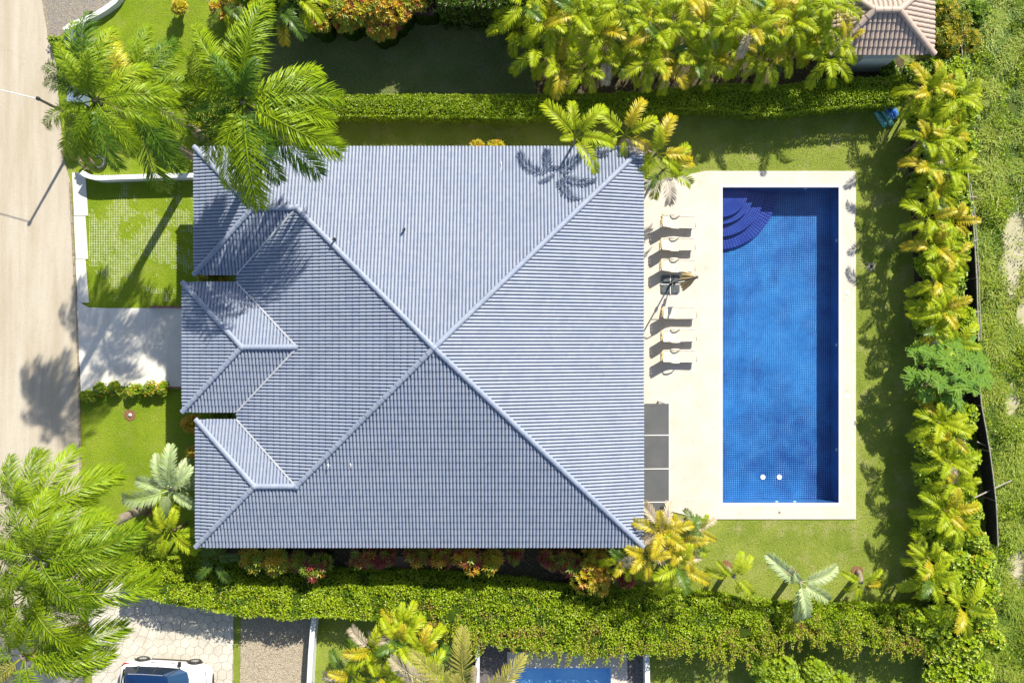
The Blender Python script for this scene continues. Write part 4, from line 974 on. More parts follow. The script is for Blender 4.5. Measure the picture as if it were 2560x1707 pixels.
def palm(name, label, key, crown, tr, fronds, group=None, matpick=None, scale=1.0, base=None, stem='bark', cat='palm tree', shaft=False):
    """crown: world point of the crown's heart; fronds: list of (azimuth deg, tier 0..3, length factor)"""
    b0 = Vector((crown.x, crown.y, 0)) if base is None else Vector((base[0], base[1], 0))
    t = thing(name, label, cat, b0, 0, group); c = crown-b0
    mb = MB(); npt = 8; pts = [Vector((c.x*(k/npt)**1.3, c.y*(k/npt)**1.3, c.z*k/npt)) for k in range(npt+1)]
    rs = [tr*(1.25 if k == 0 else (1.05-.25*k/npt)) for k in range(npt+1)]; mb.tube(pts, rs, 9)
    mb.build('trunk', M[stem], t, smooth=True)
    if shaft:
        mb = MB(); mb.tube([c-Vector((0, 0, 1.3)), c-Vector((0, 0, 1.15)), c-Vector((0, 0, .6)), c+Vector((0, 0, .1))], [tr*.85, tr*1.15, tr*1.05, tr*.5], 9); mb.build('crownshaft', M['stem'], t, smooth=True)
    for i, (az, tier, lf) in enumerate(fronds):
        me = FR[key][tier][rng.randrange(3)]
        o = link('frond', me, t); s_ = scale*lf; o.scale = (s_, s_, s_); o.rotation_euler = (R(rng.uniform(-9, 9)), 0, R(az))
        o.location = c + Vector((math.cos(R(az))*.05, math.sin(R(az))*.05, (.15-.1*tier)*scale*.6))
        mm = matpick(i, tier) if matpick else None
        if key == 'royal' and c.z+b0.z > 0 and b0.y > 0 and not mm and rng.random() < (.55 if tier == 3 else .22): mm = 'royal_deep'  # deep green, mostly on low fronds, paints dark shade gaps into the crown
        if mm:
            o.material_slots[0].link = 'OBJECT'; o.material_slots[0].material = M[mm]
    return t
def spiral(n, a0=0.0, lo=0, hi=3, lf=(.85, 1.1)):
    return [((a0+i*137.5+rng.uniform(-8, 8)) % 360, min(3, lo+int((hi-lo+1)*i/n)), rng.uniform(*lf)) for i in range(n)]
def aim(cx, cy, tips, lf=1.0):
    """azimuth towards photo pixels seen from the crown"""
    return [(math.degrees(math.atan2(cy-y, x-cx)), t, l) for x, y, t, l in tips]
def reach(key, cx, cy, z, scale, tips):
    """fronds long enough to end over the given photo pixels"""
    o_ = []
    for x, y, t, l in tips:
        ext = max(math.hypot(v.co.x, v.co.y) for v in FR[key][t][0].vertices)*scale
        o_.append((math.degrees(math.atan2(cy-y, x-cx)), t, min(1.35, max(.6, math.hypot(x-cx, y-cy)*S*(H-z+1)/H/ext*.93))))
    return o_
def rp(i, tier): return None
def areca_pick(gold=.15, dry=.06, deep=.15):
    def f(i, tier):
        r = rng.random()
        if tier >= 2 and r < dry: return 'areca_dry'
        if r < dry+gold: return 'areca_gold'
        if r > 1-deep: return 'areca_deep'
        return None
    return f
# big royal palms, upper left
c = W(238, 250, 12.0)
palm('royal_palm', 'tall royal palm leaning over the road at the upper left, tip nearest the road', 'royal', c, .2,
     reach('royal', 238, 250, 12, .93, [(85,140,2,1.0),(130,200,2,1.05),(180,60,1,1.0),(250,30,1,.95),(300,70,1,.9),(170,400,2,1.0),(100,300,2,.85),(190,350,3,.9),(330,180,2,.9),(300,330,2,.9),(195,425,3,1.0),(150,130,1,.9),(265,160,0,.8),(215,180,0,.8),(360,290,2,.9)]) + fill(5, rng.uniform(0, 99)), shaft=True, scale=.93)
c = W(345, 235, 9.2)
palm('royal_palm', 'royal palm with one bright yellow frond, between the two other royal palms at upper left', 'royal', c, .21,
     reach('royal', 345, 235, 9.2, 1, [(430,70,2,1.0),(380,60,1,.95),(500,200,2,.9),(450,120,2,1.0),(440,440,2,1.1),(370,480,3,1.1),(300,400,2,1.0),(250,330,3,1.0),(480,330,2,1.0),(420,380,3,1.05),(260,120,2,.95),(330,150,0,.8),(220,200,2,.8),(470,260,3,.9),(262,85,1,.9)]) + fill(5, rng.uniform(0, 99)), shaft=True,
     matpick=lambda i, t: 'royal_yellow' if i in (14, 11) else None)
c = W(608, 255, 9.6)
palm('royal_palm', 'large royal palm overhanging the upper left corner of the blue roof', 'royal', c, .23,
     reach('royal', 608, 255, 9.6, .98, [(690,0,1,1.0),(640,10,1,1.05),(590,60,1,.9),(870,215,2,1.05),(820,170,2,.9),(865,390,2,1.15),(850,300,2,1.0),(800,430,3,.95),(690,470,2,.95),(640,540,2,1.1),(590,520,3,1.0),(540,480,2,.95),(440,100,2,1.0),(500,60,1,.95),(420,200,2,.95),(480,400,3,.9),(450,290,2,.9),(650,200,0,.85),(560,160,0,.8)]) + fill(5, rng.uniform(0, 99)), shaft=True, scale=.98)
# bottom left cluster
pk = lambda i, t: None
c = W(95, 1395, 11.2); cb = G(370, 1265)
palm('royal_palm', 'leaning palm of the lower left cluster whose trunk foot shows in the round mulch bed', 'royal', c, .22,
     reach('royal', 95, 1395, 11.2, 1, [(365,1350,2,1.0),(330,1420,2,1.1),(280,1300,2,.9),(200,1250,1,.9),(120,1200,1,.9),(20,1250,2,1),(-60,1350,2,1),(60,1540,2,1),(180,1550,2,1),(-20,1480,3,1),(250,1480,3,1)]) + fill(5, rng.uniform(0, 99)), base=cb, shaft=False)
c = W(78, 1285, 10.0)
palm('royal_palm', 'topmost palm of the lower left cluster, its fronds lying over the road edge', 'royal', c, .2,
     reach('royal', 78, 1285, 10, 1, [(75,1110,2,1.0),(30,1130,1,1),(185,1110,2,1.05),(300,1160,2,1.0),(240,1230,2,.9),(-40,1200,2,1),(-50,1300,2,1),(20,1400,2,.9),(170,1330,2,.9),(120,1180,0,.8)]) + fill(5, rng.uniform(0, 99)), base=G(185, 1250))
c = W(65, 1480, 10.4)
palm('royal_palm', 'middle palm of the lower left cluster near the left edge of the picture', 'royal', c, .2,
     reach('royal', 65, 1480, 10.4, 1, [(210,1565,2,1.0),(250,1500,2,.95),(400,1460,2,1.25),(180,1400,2,.9),(60,1330,1,.9),(-60,1400,2,1),(-80,1520,2,1),(20,1620,2,1),(130,1640,2,1),(100,1430,0,.8)]) + fill(5, rng.uniform(0, 99)), base=G(120, 1450))
c = W(60, 1640, 9.5)
palm('royal_palm', 'lowest palm of the lower left cluster, yellowish fronds reaching toward the car', 'royal', c, .2,
     reach('royal', 60, 1640, 9.5, 1, [(165,1595,2,.9),(320,1570,2,1.15),(290,1650,2,1.05),(220,1700,2,.9),(100,1760,2,1),(-40,1720,2,1),(-80,1620,2,1),(0,1540,2,.9),(110,1530,1,.9),(240,1610,2,.9)]) + fill(5, rng.uniform(0, 99)), base=G(110, 1620),
     matpick=lambda i, t: 'coconut' if i in (0, 5) else None)
# areca grove above the top hedge
front = [(1345,140),(1402,180),(1437,130),(1462,190),(1510,150),(1560,175),(1586,120),(1618,165),(1662,178),(1700,140),(1745,175),(1788,160),(1830,130),(1869,152),(1911,168),(1956,142),(2010,120),(2058,95),(2070,165),(2108,125)]
back = [(1312,22),(1375,60),(1440,45),(1504,85),(1545,20),(1592,60),(1640,85),(1684,60),(1720,5),(1765,70),(1821,65),(1875,80),(1930,60),(1984,60),(2026,15),(1850,-5),(1960,-10),(1650,-5),(1470,-10),(2078,20)]
def tidy(l): return sorted(l)
for nm, lst, zz in (('front', tidy(front), (2.4, 3.0)), ('rear', tidy(back), (3.4, 4.2))):
    for i, (px, py) in enumerate(lst):
        z = rng.uniform(*zz); c = W(px, py-(18 if nm == 'front' else 8), z); n = 10 if nm == 'front' else 11
        g_ = .10 + .12*((px*7) % 3)/2
        palm('areca_palm', f'{ORD[i]} areca palm from the left in the {nm} row above the top hedge', 'areca', c, .06,
             spiral(n, rng.uniform(0, 360), 0, 3), 'areca palms in the grove above the top hedge', areca_pick(g_*.6, .06, .08), rng.uniform(.66, .88)*(1 if nm == 'rear' else .92), stem='stem')
palm('areca_palm', 'areca palm drooping at the left end of the grove, right of the white ball', 'areca', W(1300, 62, 2.6), .06, spiral(6, 200, 1, 3), 'areca palms in the grove above the top hedge', areca_pick(.2, .1), .85, stem='stem')
# by the house
palm('areca_palm', 'bright green four fronded palm leaning over the upper right eave of the blue roof', 'areca', W(1438, 345, 4.9), .07,
     aim(1438, 345, [(1380,285,1,1.05),(1430,290,1,.8),(1490,285,1,.95),(1505,360,1,.9),(1475,405,1,.95),(1410,350,0,.5)]), None, lambda i, t: None, 1.0, stem='stem')
palm('areca_palm', 'golden palm beside the upper right roof corner with an upright orange frond', 'areca', W(1562, 338, 3.9), .07,
     aim(1562, 338, [(1500,295,1,1.0),(1590,275,1,.95),(1625,310,1,.85),(1560,390,3,.6),(1620,370,2,.8),(1515,350,2,.9)]), None, lambda i, t: ('areca_gold' if i in (1, 4) else None), .95, stem='stem')
palm('areca_palm', 'golden palm with a curled pale tip right of the upper roof corner', 'areca', W(1640, 385, 3.7), .07,
     aim(1640, 385, [(1670,320,1,1.0),(1590,370,2,.9),(1735,390,2,.95),(1690,420,2,.8),(1610,430,3,.8),(1640,320,0,.8)]), None, lambda i, t: ('areca_gold' if i in (0, 2) else ('areca_dry' if i == 1 else None)), .95, stem='stem')
palm('areca_palm', 'green and rusty palm between the upper roof corner and the deck', 'areca', W(1658, 425, 3.2), .07,
     aim(1658, 425, [(1680,500,2,.95),(1720,450,2,.9),(1610,470,2,.8),(1700,380,1,.9),(1640,470,3,.8),(1740,400,2,.9),(1615,400,2,.7)]), None, lambda i, t: ('areca_gold' if i == 5 else 'areca_dry' if i == 0 else 'areca_deep' if i == 2 else None), .9, stem='stem')
for j, (px, py, z, sc, lb, gd, dr) in enumerate(((1655, 1325, 3.2, .95, 'pale dry palm right of the lower roof corner, next to the grey canopy', .1, .55), (1705, 1355, 3.0, .85, 'yellow palm nearest the deck at the lower roof corner', .35, .25),
      (1610, 1385, 3.1, .85, 'palm with silvery fronds just under the lower right roof corner', .3, .4), (1690, 1410, 2.9, 1.0, 'golden palm reaching down to the lawn below the lower roof corner', .45, .1), (1560, 1395, 2.6, .7, 'small yellow tipped palm under the eave beside the orange croton', .2, .1), (1740, 1320, 2.6, .7, 'grey green palm touching the lower edge of the deck', .1, .45))):
    palm('areca_palm', lb, 'areca', W(px, py, z), .07, spiral(10, rng.uniform(0, 360), 0, 3), None, areca_pick(gd*.25, dr*1.7, .15), sc*.85, stem='stem')
# three small palms on the lower right lawn
palm('small_palm', 'small yellow green palm on the lawn, left of the three below the pool', 'areca', W(1835, 1440, 1.9), .15, aim(1835, 1440, [(1845,1380,1,.8),(1875,1385,1,.8),(1880,1480,2,.9),(1770,1430,2,.85),(1790,1400,1,.7),(1860,1500,3,.7)]), None, lambda i, t: None, .8, base=G(1818, 1422), cat='palm tree')
palm('silver_palm', 'pale silvery palm in the middle of the three on the lower lawn', 'silver', W(2000, 1455, 2.3), .15, aim(2000, 1455, [(1930,1390,1,1.1),(2090,1430,2,1.0),(2080,1500,2,.9),(2000,1540,2,1.0),(2010,1530,1,.8),(1960,1400,0,.5)]), None, lambda i, t: ('areca' if i == 1 and False else None), .95, base=G(1978, 1435))
palm('small_palm', 'small yellow palm on the lawn, right of the three below the pool', 'areca', W(2152, 1455, 1.6), .14, aim(2152, 1455, [(2105,1430,1,.75),(2185,1425,1,.8),(2195,1460,2,.75),(2140,1500,2,.75),(2125,1480,3,.6)]), None, lambda i, t: ('areca_gold' if i == 2 else None), .72, base=G(2145, 1430))
# left of the lower wing
palm('silver_palm', 'pale feathery palm between the front lawn and the lower left wing', 'silver', W(425, 1225, 2.9), .12, aim(425, 1225, [(440,1090,1,1.1),(400,1150,1,.9),(305,1260,2,1.25),(470,1180,1,.8),(400,1290,3,.9),(460,1250,2,.7),(340,1200,2,.9)]), None, None, .95)
palm('silver_palm', 'small pale fan like palm against the wall of the lower left wing', 'silver', W(445, 1215, 2.0), .1, spiral(6, 30, 1, 3), None, None, .6)
palm('areca_palm', 'bright yellow green palm beside the lower left roof corner', 'areca', W(425, 1330, 2.3), .07, aim(425, 1330, [(400,1270,1,.9),(445,1265,1,.8),(395,1320,2,.8),(405,1380,2,.9),(450,1330,2,.8),(520,1400,2,1.0),(385,1350,3,.8)]), None, lambda i, t: None, .85, stem='stem')
palm('areca_palm', 'dark green palm half under the lower left roof corner', 'areca', W(540, 1395, 1.8), .07, spiral(7, 100, 1, 3), None, lambda i, t: 'areca_deep', .7, stem='stem')
mb = FR['royal'][2][0]; o = link('fallen_frond', mb); q = G(352, 1275); o.location = (*q, .9); o.rotation_euler = (R(8), R(2), R(208)); o.scale = (.72, .5, .6)
o.material_slots[0].link = 'OBJECT'; o.material_slots[0].material = M['dead']; tag(o, 'dead grey brown frond hanging from the leaning palm by the mulch bed', 'palm frond')
# bottom centre
for j, (px, py, z, sc, lb) in enumerate(((1000, 1600, 3.2, .9, 'upper areca palm of the clump below the hedge'), (930, 1625, 2.9, .9, 'areca palm on the left shoulder of the bottom centre clump'), (1055, 1620, 3.3, .8, 'areca palm next to the upright golden frond'),
      (880, 1690, 2.6, .9, 'lowest left areca palm of the bottom centre clump'), (970, 1690, 3.0, .95, 'bushy areca palm in the middle of the bottom centre clump'), (1060, 1690, 3.2, .9, 'areca palm at the bottom edge left of the golden frond'), (1010, 1560, 2.8, .7, 'small areca palm touching the hedge in the bottom centre'))):
    palm('areca_palm', lb, 'areca', W(px, py, z), .06, spiral(11, rng.uniform(0, 360), 0, 3), 'areca palms in the clump below the lower hedge', areca_pick(.12, .08, .2), sc*.85, stem='stem')
palm('coconut_palm', 'coconut palm with long golden fronds rising from the bottom edge', 'coconut', W(1175, 1760, 5.5), .18, aim(1175, 1760, [(1165,1530,1,1.05),(1290,1630,1,.95),(1060,1590,1,1.0),(1000,1660,2,1.0),(1110,1600,0,1.0),(1230,1900,2,1),(1350,1800,2,1),(1050,1850,2,1)]), None, lambda i, t: ('areca_dry' if i == 3 else None), .95)
# right hand row
east = [(2326,228,3.0,.95),(2350,215,3.0,.8),(2395,245,3.2,.9),(2345,300,2.8,.8),(2322,352,2.9,.85),(2372,345,2.9,.8),(2330,415,2.9,.9),(2382,425,3.0,.95),(2350,480,2.8,.85),(2330,545,2.9,.9),(2385,555,2.8,.8),(2345,615,2.8,.9),(2380,640,2.7,.75),(2350,700,2.8,.85),(2362,775,2.8,.9),(2345,820,2.6,.8),(2390,860,2.7,.9),(2355,1055,2.8,.95),(2385,1090,2.6,.8),(2375,1150,2.8,.95),(2390,1205,2.7,.85),(2370,1275,2.8,.95),(2395,1300,2.7,.85),(2330,1395,2.7,.85),(2330,1440,2.8,.95),(2405,1510,2.8,1.0)]
for i, (px, py, z, sc) in enumerate(east):
    palm('areca_palm', f'{ORD[i]} areca palm from the top in the row along the right fence', 'areca', W(px-8, py, z-.35), .06,
         spiral(10, rng.uniform(0, 360), 0, 3), 'areca palms in the row along the right fence', areca_pick(.2 if py < 900 else .12, .03, .06), sc*.80, stem='stem')
# top edge, left of centre
for px, py, z, sc, lb in ((700, 25, 3.2, .9, 'yellow green areca palm at the top edge right of the large royal palm'), (745, -5, 3.4, .8, 'areca palm at the top edge beside the croton bank'), (560, 10, 3.0, .8, 'dark green palm at the top edge left of the large royal palm')):
    palm('areca_palm', lb, 'areca', W(px, py, z), .06, spiral(8, 40, 0, 3), None, areca_pick(.1, .05, .4), sc, stem='stem')

# ------------------------------------------------------------------ shrubs and hedges
def leafq(mb, p, d, up, l, wd, mi, fold=.25):
    s_ = d.cross(up)
    if s_.length < .05: s_ = d.cross(Vector((1, .3, .2)))
    s_.normalize(); u2 = s_.cross(d)
    m1 = p+d*l*.5; b0 = len(mb.v)
    mb.v += [tuple(p), tuple(m1+s_*wd/2+u2*wd*fold), tuple(p+d*l), tuple(m1-s_*wd/2+u2*wd*fold)]
    mb.f += [[b0, b0+1, b0+2], [b0, b0+2, b0+3]]; mb.m += [mi, mi]
def rdir(r, upw=.3):
    while True:
        v = Vector((r.uniform(-1, 1), r.uniform(-1, 1), r.uniform(-1, 1)))
        if .05 < v.length < 1: return (v.normalized()+Vector((0, 0, upw))).normalized()
def shrub(name, label, cat, px, py, z, r_, mats, weights, n=150, leaf=.16, lw=.05, per=7, hh=None, group=None, seed=0, lumps=5):
    """rosette shrub: rosettes on lumpy domes, every rosette one colour"""
    r = random.Random(seed+int(px)*3+int(py)); hh = hh or z*.6
    c = W(px, py, z-hh*.4); t = thing(name, label, cat, (c.x, c.y, 0), 0, group); mb = MB()
    dom = [(Vector((r.uniform(-.45, .45)*r_, r.uniform(-.45, .45)*r_, z-hh*.55+r.uniform(-.15, .1)*hh)), r.uniform(.55, .8)*r_) for _ in range(lumps)]
    for k in range(int(n*1.5)):
        cc, rr = dom[k % lumps]; d = rdir(r, .45); d.z = max(d.z, -.35) if r.random() < .6 else abs(d.z)
        p = cc + Vector((d.x*rr, d.y*rr, d.z*min(rr, hh*.55)))*r.uniform(.75, 1.08)
        if p.z < .1: p.z = .1+r.random()*.2
        if p.z > z: p.z = z-r.random()*.1
        mi = r.choices(range(len(mats)), weights)[0]
        ax = (d+Vector((0, 0, .6))).normalized(); u = ax.cross(Vector((.3, .9, .1))).normalized(); v_ = ax.cross(u); a0 = r.uniform(0, 6.28)
        for m_ in range(per):
            a = a0+m_*6.283/per; tilt = r.uniform(.25, .75); dd = (u*math.cos(a)+v_*math.sin(a)+ax*tilt).normalized(); leafq(mb, p, dd, ax, leaf*r.uniform(.8, 1.35), lw*r.uniform(.9, 1.4), mi)
    mb.build('foliage', [M[x] for x in mats], t)
    st_ = MB()
    for cc, rr in dom: st_.tube([(0, 0, 0), (cc.x*.5, cc.y*.5, cc.z*.5), (cc.x, cc.y, cc.z+rr*.2)], [.05, .035, .015], 5)
    st_.build('stem', M['twig'], t)
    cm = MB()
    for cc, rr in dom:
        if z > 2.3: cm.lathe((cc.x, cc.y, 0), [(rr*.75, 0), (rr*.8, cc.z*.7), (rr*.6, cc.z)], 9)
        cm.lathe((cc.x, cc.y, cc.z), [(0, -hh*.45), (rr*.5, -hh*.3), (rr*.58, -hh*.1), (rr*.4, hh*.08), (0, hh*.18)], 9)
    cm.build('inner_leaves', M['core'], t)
    return t
GR = 'shrubs in the bank at the top edge'
CM = ['cr_yellow', 'cr_orange', 'cr_green', 'cr_red']
top_sh = [(790,30,3.0,.7,(2,1,5,1),'green and yellow croton at the left end of the upper bank'),(822,5,3.2,.8,(3,2,5,1),'mottled croton second from the left in the upper bank'),(868,25,3.3,.85,(4,2,4,1),'yellow green croton in the left half of the upper bank'),
   (915,10,3.5,.9,(3,2,5,1),'tall mottled croton in the middle of the upper bank'),(945,45,3.1,.75,(5,4,2,1),'golden orange croton standing furthest forward in the upper bank'),(985,15,3.4,.85,(5,5,2,1),'orange and yellow croton right of the middle of the upper bank'),(1025,-10,3.4,.75,(4,2,4,1),'green gold croton at the right end of the upper bank')]
for px, py, z, r_, wt, lb in top_sh: shrub('croton_shrub', lb, 'shrub', px, py, z+.45, r_+.08, CM, wt, 330, .17, .06, 7, z*.75, GR)
for px, py, z, r_, mats, wt, lb in ((1062,5,3.4,.6,['cr_purple','cr_green'],(5,2),'dark purple leaved shrub right of the croton bank at the top edge'),(1105,-20,4.0,.7,['cr_yellow','cr_green'],(2,4),'small yellowish croton between dark shrubs at the top edge'),
   (1178,-5,3.4,.6,['cr_yellow','cr_orange','cr_green'],(3,1,3),'yellow rosette croton at the top edge right of the ball'),
   (445,8,1.6,.42,['cr_yellow'],(1,),'bright yellow shrub on the upper left lawn at the top edge'),(545,20,1.7,.45,['cr_orange','cr_red','cr_yellow'],(5,2,3),'orange croton at the top edge above the royal palms'),(575,-15,2.2,.55,['cr_orange','cr_green'],(3,3),'orange and green croton at the top edge')):
    shrub('leafy_shrub', lb, 'shrub', px, py, z, r_, mats, wt, int(150*r_*1.6), .16, .055, 7, z*.8)
# row under the south eave
row = [(628,1388,1.7,.55,(5,3,4,0),'yellow green croton at the left end of the row under the lower eave'),(680,1388,1.8,.55,(5,3,4,0),'golden croton in the row under the lower eave, left part'),(742,1400,1.7,.6,(1,1,5,1),'dark green croton with one orange head under the lower eave'),(790,1410,1.6,.55,(1,1,5,2),'dark green and red croton standing forward under the lower eave'),
   (905,1382,1.7,.5,(0,1,3,5),'red croton above the brown side path'),(965,1385,1.7,.45,(0,0,2,6),'deep red cordyline above the brown side path'),(1040,1382,1.7,.5,(1,2,3,3),'rusty croton right of the deep red cordyline'),(1095,1385,1.7,.5,(2,3,3,3),'mixed red and yellow croton at the right end of the side path'),
   (1170,1390,1.8,.6,(3,4,1,3),'orange and red croton under the middle of the lower eave'),(1240,1400,1.8,.6,(5,3,3,1),'yellow star leaved croton under the lower eave'),(1290,1385,1.7,.45,(1,0,2,5),'dark red cordyline right of the yellow star leaved croton'),(1375,1395,1.8,.5,(0,1,2,5),'wine red croton left of the big bronze croton'),(1415,1398,1.7,.45,(0,1,2,5),'wine red croton touching the big bronze croton'),(1560,1440,1.2,.35,(0,0,1,6),'small red shrub between the bronze croton and the golden palm')]
for px, py, z, r_, wt, lb in row: shrub('croton_shrub', lb, 'shrub', px+rng.uniform(-8, 8), py+8+rng.uniform(-8, 6), z+.7+rng.uniform(-.3, .2), r_*rng.uniform(.75, 1.35), CM, wt, 80, .23, .065, 7, z*.75, 'shrubs along the lower side of the house')
shrub('bronze_croton', 'big bronze and gold croton leaning over the lower hedge', 'shrub', 1480, 1425, 2.4, .95, ['cr_yellow','cr_orange','cr_red','cr_green'], (5, 4, 1, 2), 210, .19, .055, 8, 1.8)
shrub('croton_shrub', 'bronze croton tip hanging over the lower hedge', 'shrub', 1500, 1470, 1.9, .4, ['cr_yellow','cr_orange','cr_green'], (4, 4, 2), 60, .17, .05, 7)
# along the entrance drive
for i, (px, py, r_, wt) in enumerate(((215,992,.34,(2,0,5,0)),(248,974,.36,(1,1,6,0)),(290,972,.36,(2,1,6,0)),(333,973,.36,(2,1,6,0)),(372,974,.38,(5,2,3,0)),(400,972,.34,(2,1,5,0)))):
    shrub('low_shrub', f'{ORD[i]} low shrub from the road along the south edge of the entrance drive', 'shrub', px, py, .85, r_, ['cr_yellow','cr_orange','hedge','hedge_dark'], (wt[0]*.7, wt[1]*.5, wt[2], 3), 190, .085, .045, 5, .7, 'low shrubs along the entrance drive')
shrub('croton_shrub', 'bright orange croton at the gap between porch and lower wing', 'shrub', 472, 1062, 1.9, .42, ['cr_orange','cr_yellow'], (4, 2), 70, .2, .07, 7)
shrub('croton_shrub', 'small orange croton against the left wall of the lower wing', 'shrub', 482, 1125, 1.6, .3, ['cr_orange','cr_yellow','cr_green'], (3, 2, 2), 50, .16, .06, 7)
shrub('croton_shrub', 'golden green plant in the gap above the porch roof', 'shrub', 530, 690, 2.0, .75, ['cr_yellow','hedge_dark','cr_orange'], (3, 3, 1), 110, .2, .05, 7)
shrub('leafy_shrub', 'dark green plant in the gap below the porch roof', 'shrub', 560, 1040, 1.6, .6, ['hedge_dark','cr_green'], (3, 2), 80, .16, .05, 6)
shrub('flowering_shrub', 'pink flowered shrub beside the tyre planter', 'shrub', 216, 408, .9, .38, ['flower_pink','hedge_dark','hedge'], (3, 3, 2), 120, .10, .055, 6)
shrub('leafy_shrub', 'small leaved green shrub below the grey blue cabinet by the road', 'shrub', 190, 283, .9, .5, ['hedge','hedge_dark'], (3, 2), 220, .07, .04, 5)
shrub('leafy_shrub', 'spiky green shrub by the road above the pink flowers', 'shrub', 190, 350, 1.0, .5, ['cr_green','hedge'], (3, 2), 140, .2, .03, 6)
shrub('leafy_shrub', 'dark climbing shrub between the royal palms and the upper hedge', 'shrub', 520, 300, 1.7, 1.3, ['hedge_dark','hedge','cr_yellow'], (4, 3, 2), 340, .12, .045, 6)
shrub('leafy_shrub', 'low green shrub at the end of the curved wall by the road', 'shrub', 138, 105, .5, .35, ['hedge','hedge_dark'], (3, 2), 90, .07, .04, 5)
for px, lb in ((1195, 'small yellow croton peeping over the upper eave'), (1240, 'orange tipped plant peeping over the upper eave, right of the yellow croton')):
    shrub('croton_shrub', lb, 'shrub', px, 368, 1.7, .3, ['cr_yellow','cr_orange'], (3, 1), 40, .17, .05, 7)
# lower right round bush
for k, (px, py, z, r_, lb) in enumerate(((1960,1690,2.0,1.15,'large bright green spiky bush cut off by the bottom edge'),(1905,1660,1.7,.7,'left shoulder bush of the bright green mass at the bottom edge'),(2040,1690,1.6,.8,'right shoulder bush of the bright green mass at the bottom edge'),(2100,1715,1.3,.6,'lowest small bright green bush at the bottom right of the mass'))):
    shrub('green_bush', lb, 'shrub', px, py, z, r_, ['hedge2','hedge','feather'], (4, 3, 1), int(330*r_*r_)+60, .13, .035, 8, z*.8, seed=5)
# jungle of leafy shrubs between the palms along the right fence and in the corner
egr = 'leafy shrubs along the right fence'; ei = 0
epos = [(2310,300,.6),(2385,190,.6),(2400,290,.6),(2345,385,.6),(2395,380,.7),(2320,470,.6),(2385,500,.6),(2335,590,.6),(2380,605,.6),(2325,660,.5),(2370,700,.6),(2335,745,.5),(2385,740,.6),(2325,800,.55),(2400,800,.55),(2330,880,.6),
        (2330,1010,.6),(2400,1050,.6),(2325,1075,.5),(2340,1120,.6),(2410,1150,.6),(2335,1180,.6),(2390,1240,.6),(2340,1240,.6),(2340,1310,.6),(2420,1290,.6)]
for px, py, r_ in epos:
    shrub('leafy_shrub', f'{ORD[ei]} round leaved shrub from the top between the palms along the right fence', 'shrub', px, py, 2.15, r_+.22, ['hedge2','hedge','hedge_dark'], (5, 3, 1.5), 400, .11, .085, 5, 1.5, egr, seed=9); ei += 1
cpos = [(2360,1330,.9),(2440,1350,.8),(2320,1370,.6),(2380,1390,.9),(2450,1410,.8),(2330,1475,.7),(2400,1460,.9),(2470,1480,.7),(2360,1540,.9),(2440,1560,.8),(2300,1570,.8),(2350,1610,.9),(2420,1640,.9),(2480,1600,.6),(2390,1690,.9),(2450,1700,.9),(2345,1690,.7)]
for i, (px, py, r_) in enumerate(cpos):
    shrub('leafy_shrub', f'{ORD[i]} bright leafy shrub from the top in the lower right corner thicket', 'shrub', px, py, 2.0, r_, ['hedge2','hedge','hedge_dark','cr_yellow'], (6, 4, 1, .5), int(480*r_), .125, .09, 5, 1.6, 'leafy shrubs of the lower right thicket', seed=11)
for i, (px, py, r_, lb) in enumerate(((2365,25,.8,'golden yellow vine shrub right of the pavilion, topmost'),(2400,60,.7,'golden yellow vine shrub right of the pavilion, middle'),(2370,100,.7,'golden yellow vine shrub by the pavilion corner'),(2430,100,.6,'golden vine shrub spreading toward the wild grass'))):
    shrub('vine_shrub', lb, 'shrub', px, py, 2.2, r_, ['cr_yellow','areca_gold','hedge_dark'], (4, 2, 4), 190, .14, .035, 5, 1.8, seed=3)
for i, (px, py, r_, lb) in enumerate(((2450,40,.9,'dark green shrub at the top edge right of the golden vines'),(2350,175,.6,'dark shrub below the pavilion corner'),(2290,180,.6,'dark shrub between the pavilion and the hedge end'),(2230,175,.5,'dark low shrub under the pavilion wall'))):
    shrub('leafy_shrub', lb, 'shrub', px, py, 1.5, r_, ['hedge_dark','hedge'], (5, 2), 170, .11, .05, 6, 1.3, seed=4)

# feathery tree over the right fence
ft = thing('feathery_tree', 'feathery bright green young tree standing over the right fence', 'tree', (*W(2390, 930, 3.2).xy, 0)); r = random.Random(5)
tk = MB(); tk.tube([(0, 0, 0), (.05, .03, 1.2), (0, .05, 2.4)], [.08, .06, .03], 7); tk.build('trunk', M['twig'], ft); cr = MB(); lm = MB()
for k in range(62):
    a = r.uniform(0, 6.28); rr = 1.85*math.sqrt(r.random()); top_ = Vector((math.cos(a)*rr, math.sin(a)*rr*.95, 3.3-rr*rr*.28+r.uniform(-.2, .2)))
    lm.tube([(0, .03, 1.5+.5*r.random()), (top_.x*.5, top_.y*.5, 2.4), top_-Vector((0, 0, .1))], [.03, .02, .008], 4)
    for m_ in range(8):
        a2 = m_*.785+r.random(); d = Vector((math.cos(a2), math.sin(a2), .15)).normalized(); l = r.uniform(.28, .5); s_ = d.cross(Vector((0, 0, 1))).normalized()
        for q in range(9):
            pp = top_+d*l*(q+1)/9+Vector((0, 0, -.12*(q/9)**2))
            for sg in (-1, 1): leafq(cr, pp, (s_*sg+d*.5).normalized(), Vector((0, 0, 1)), .16*(1-.4*q/9), .055, 0, .1)
cr.build('crown', M['feather'], ft); lm.build('limb', M['twig'], ft)

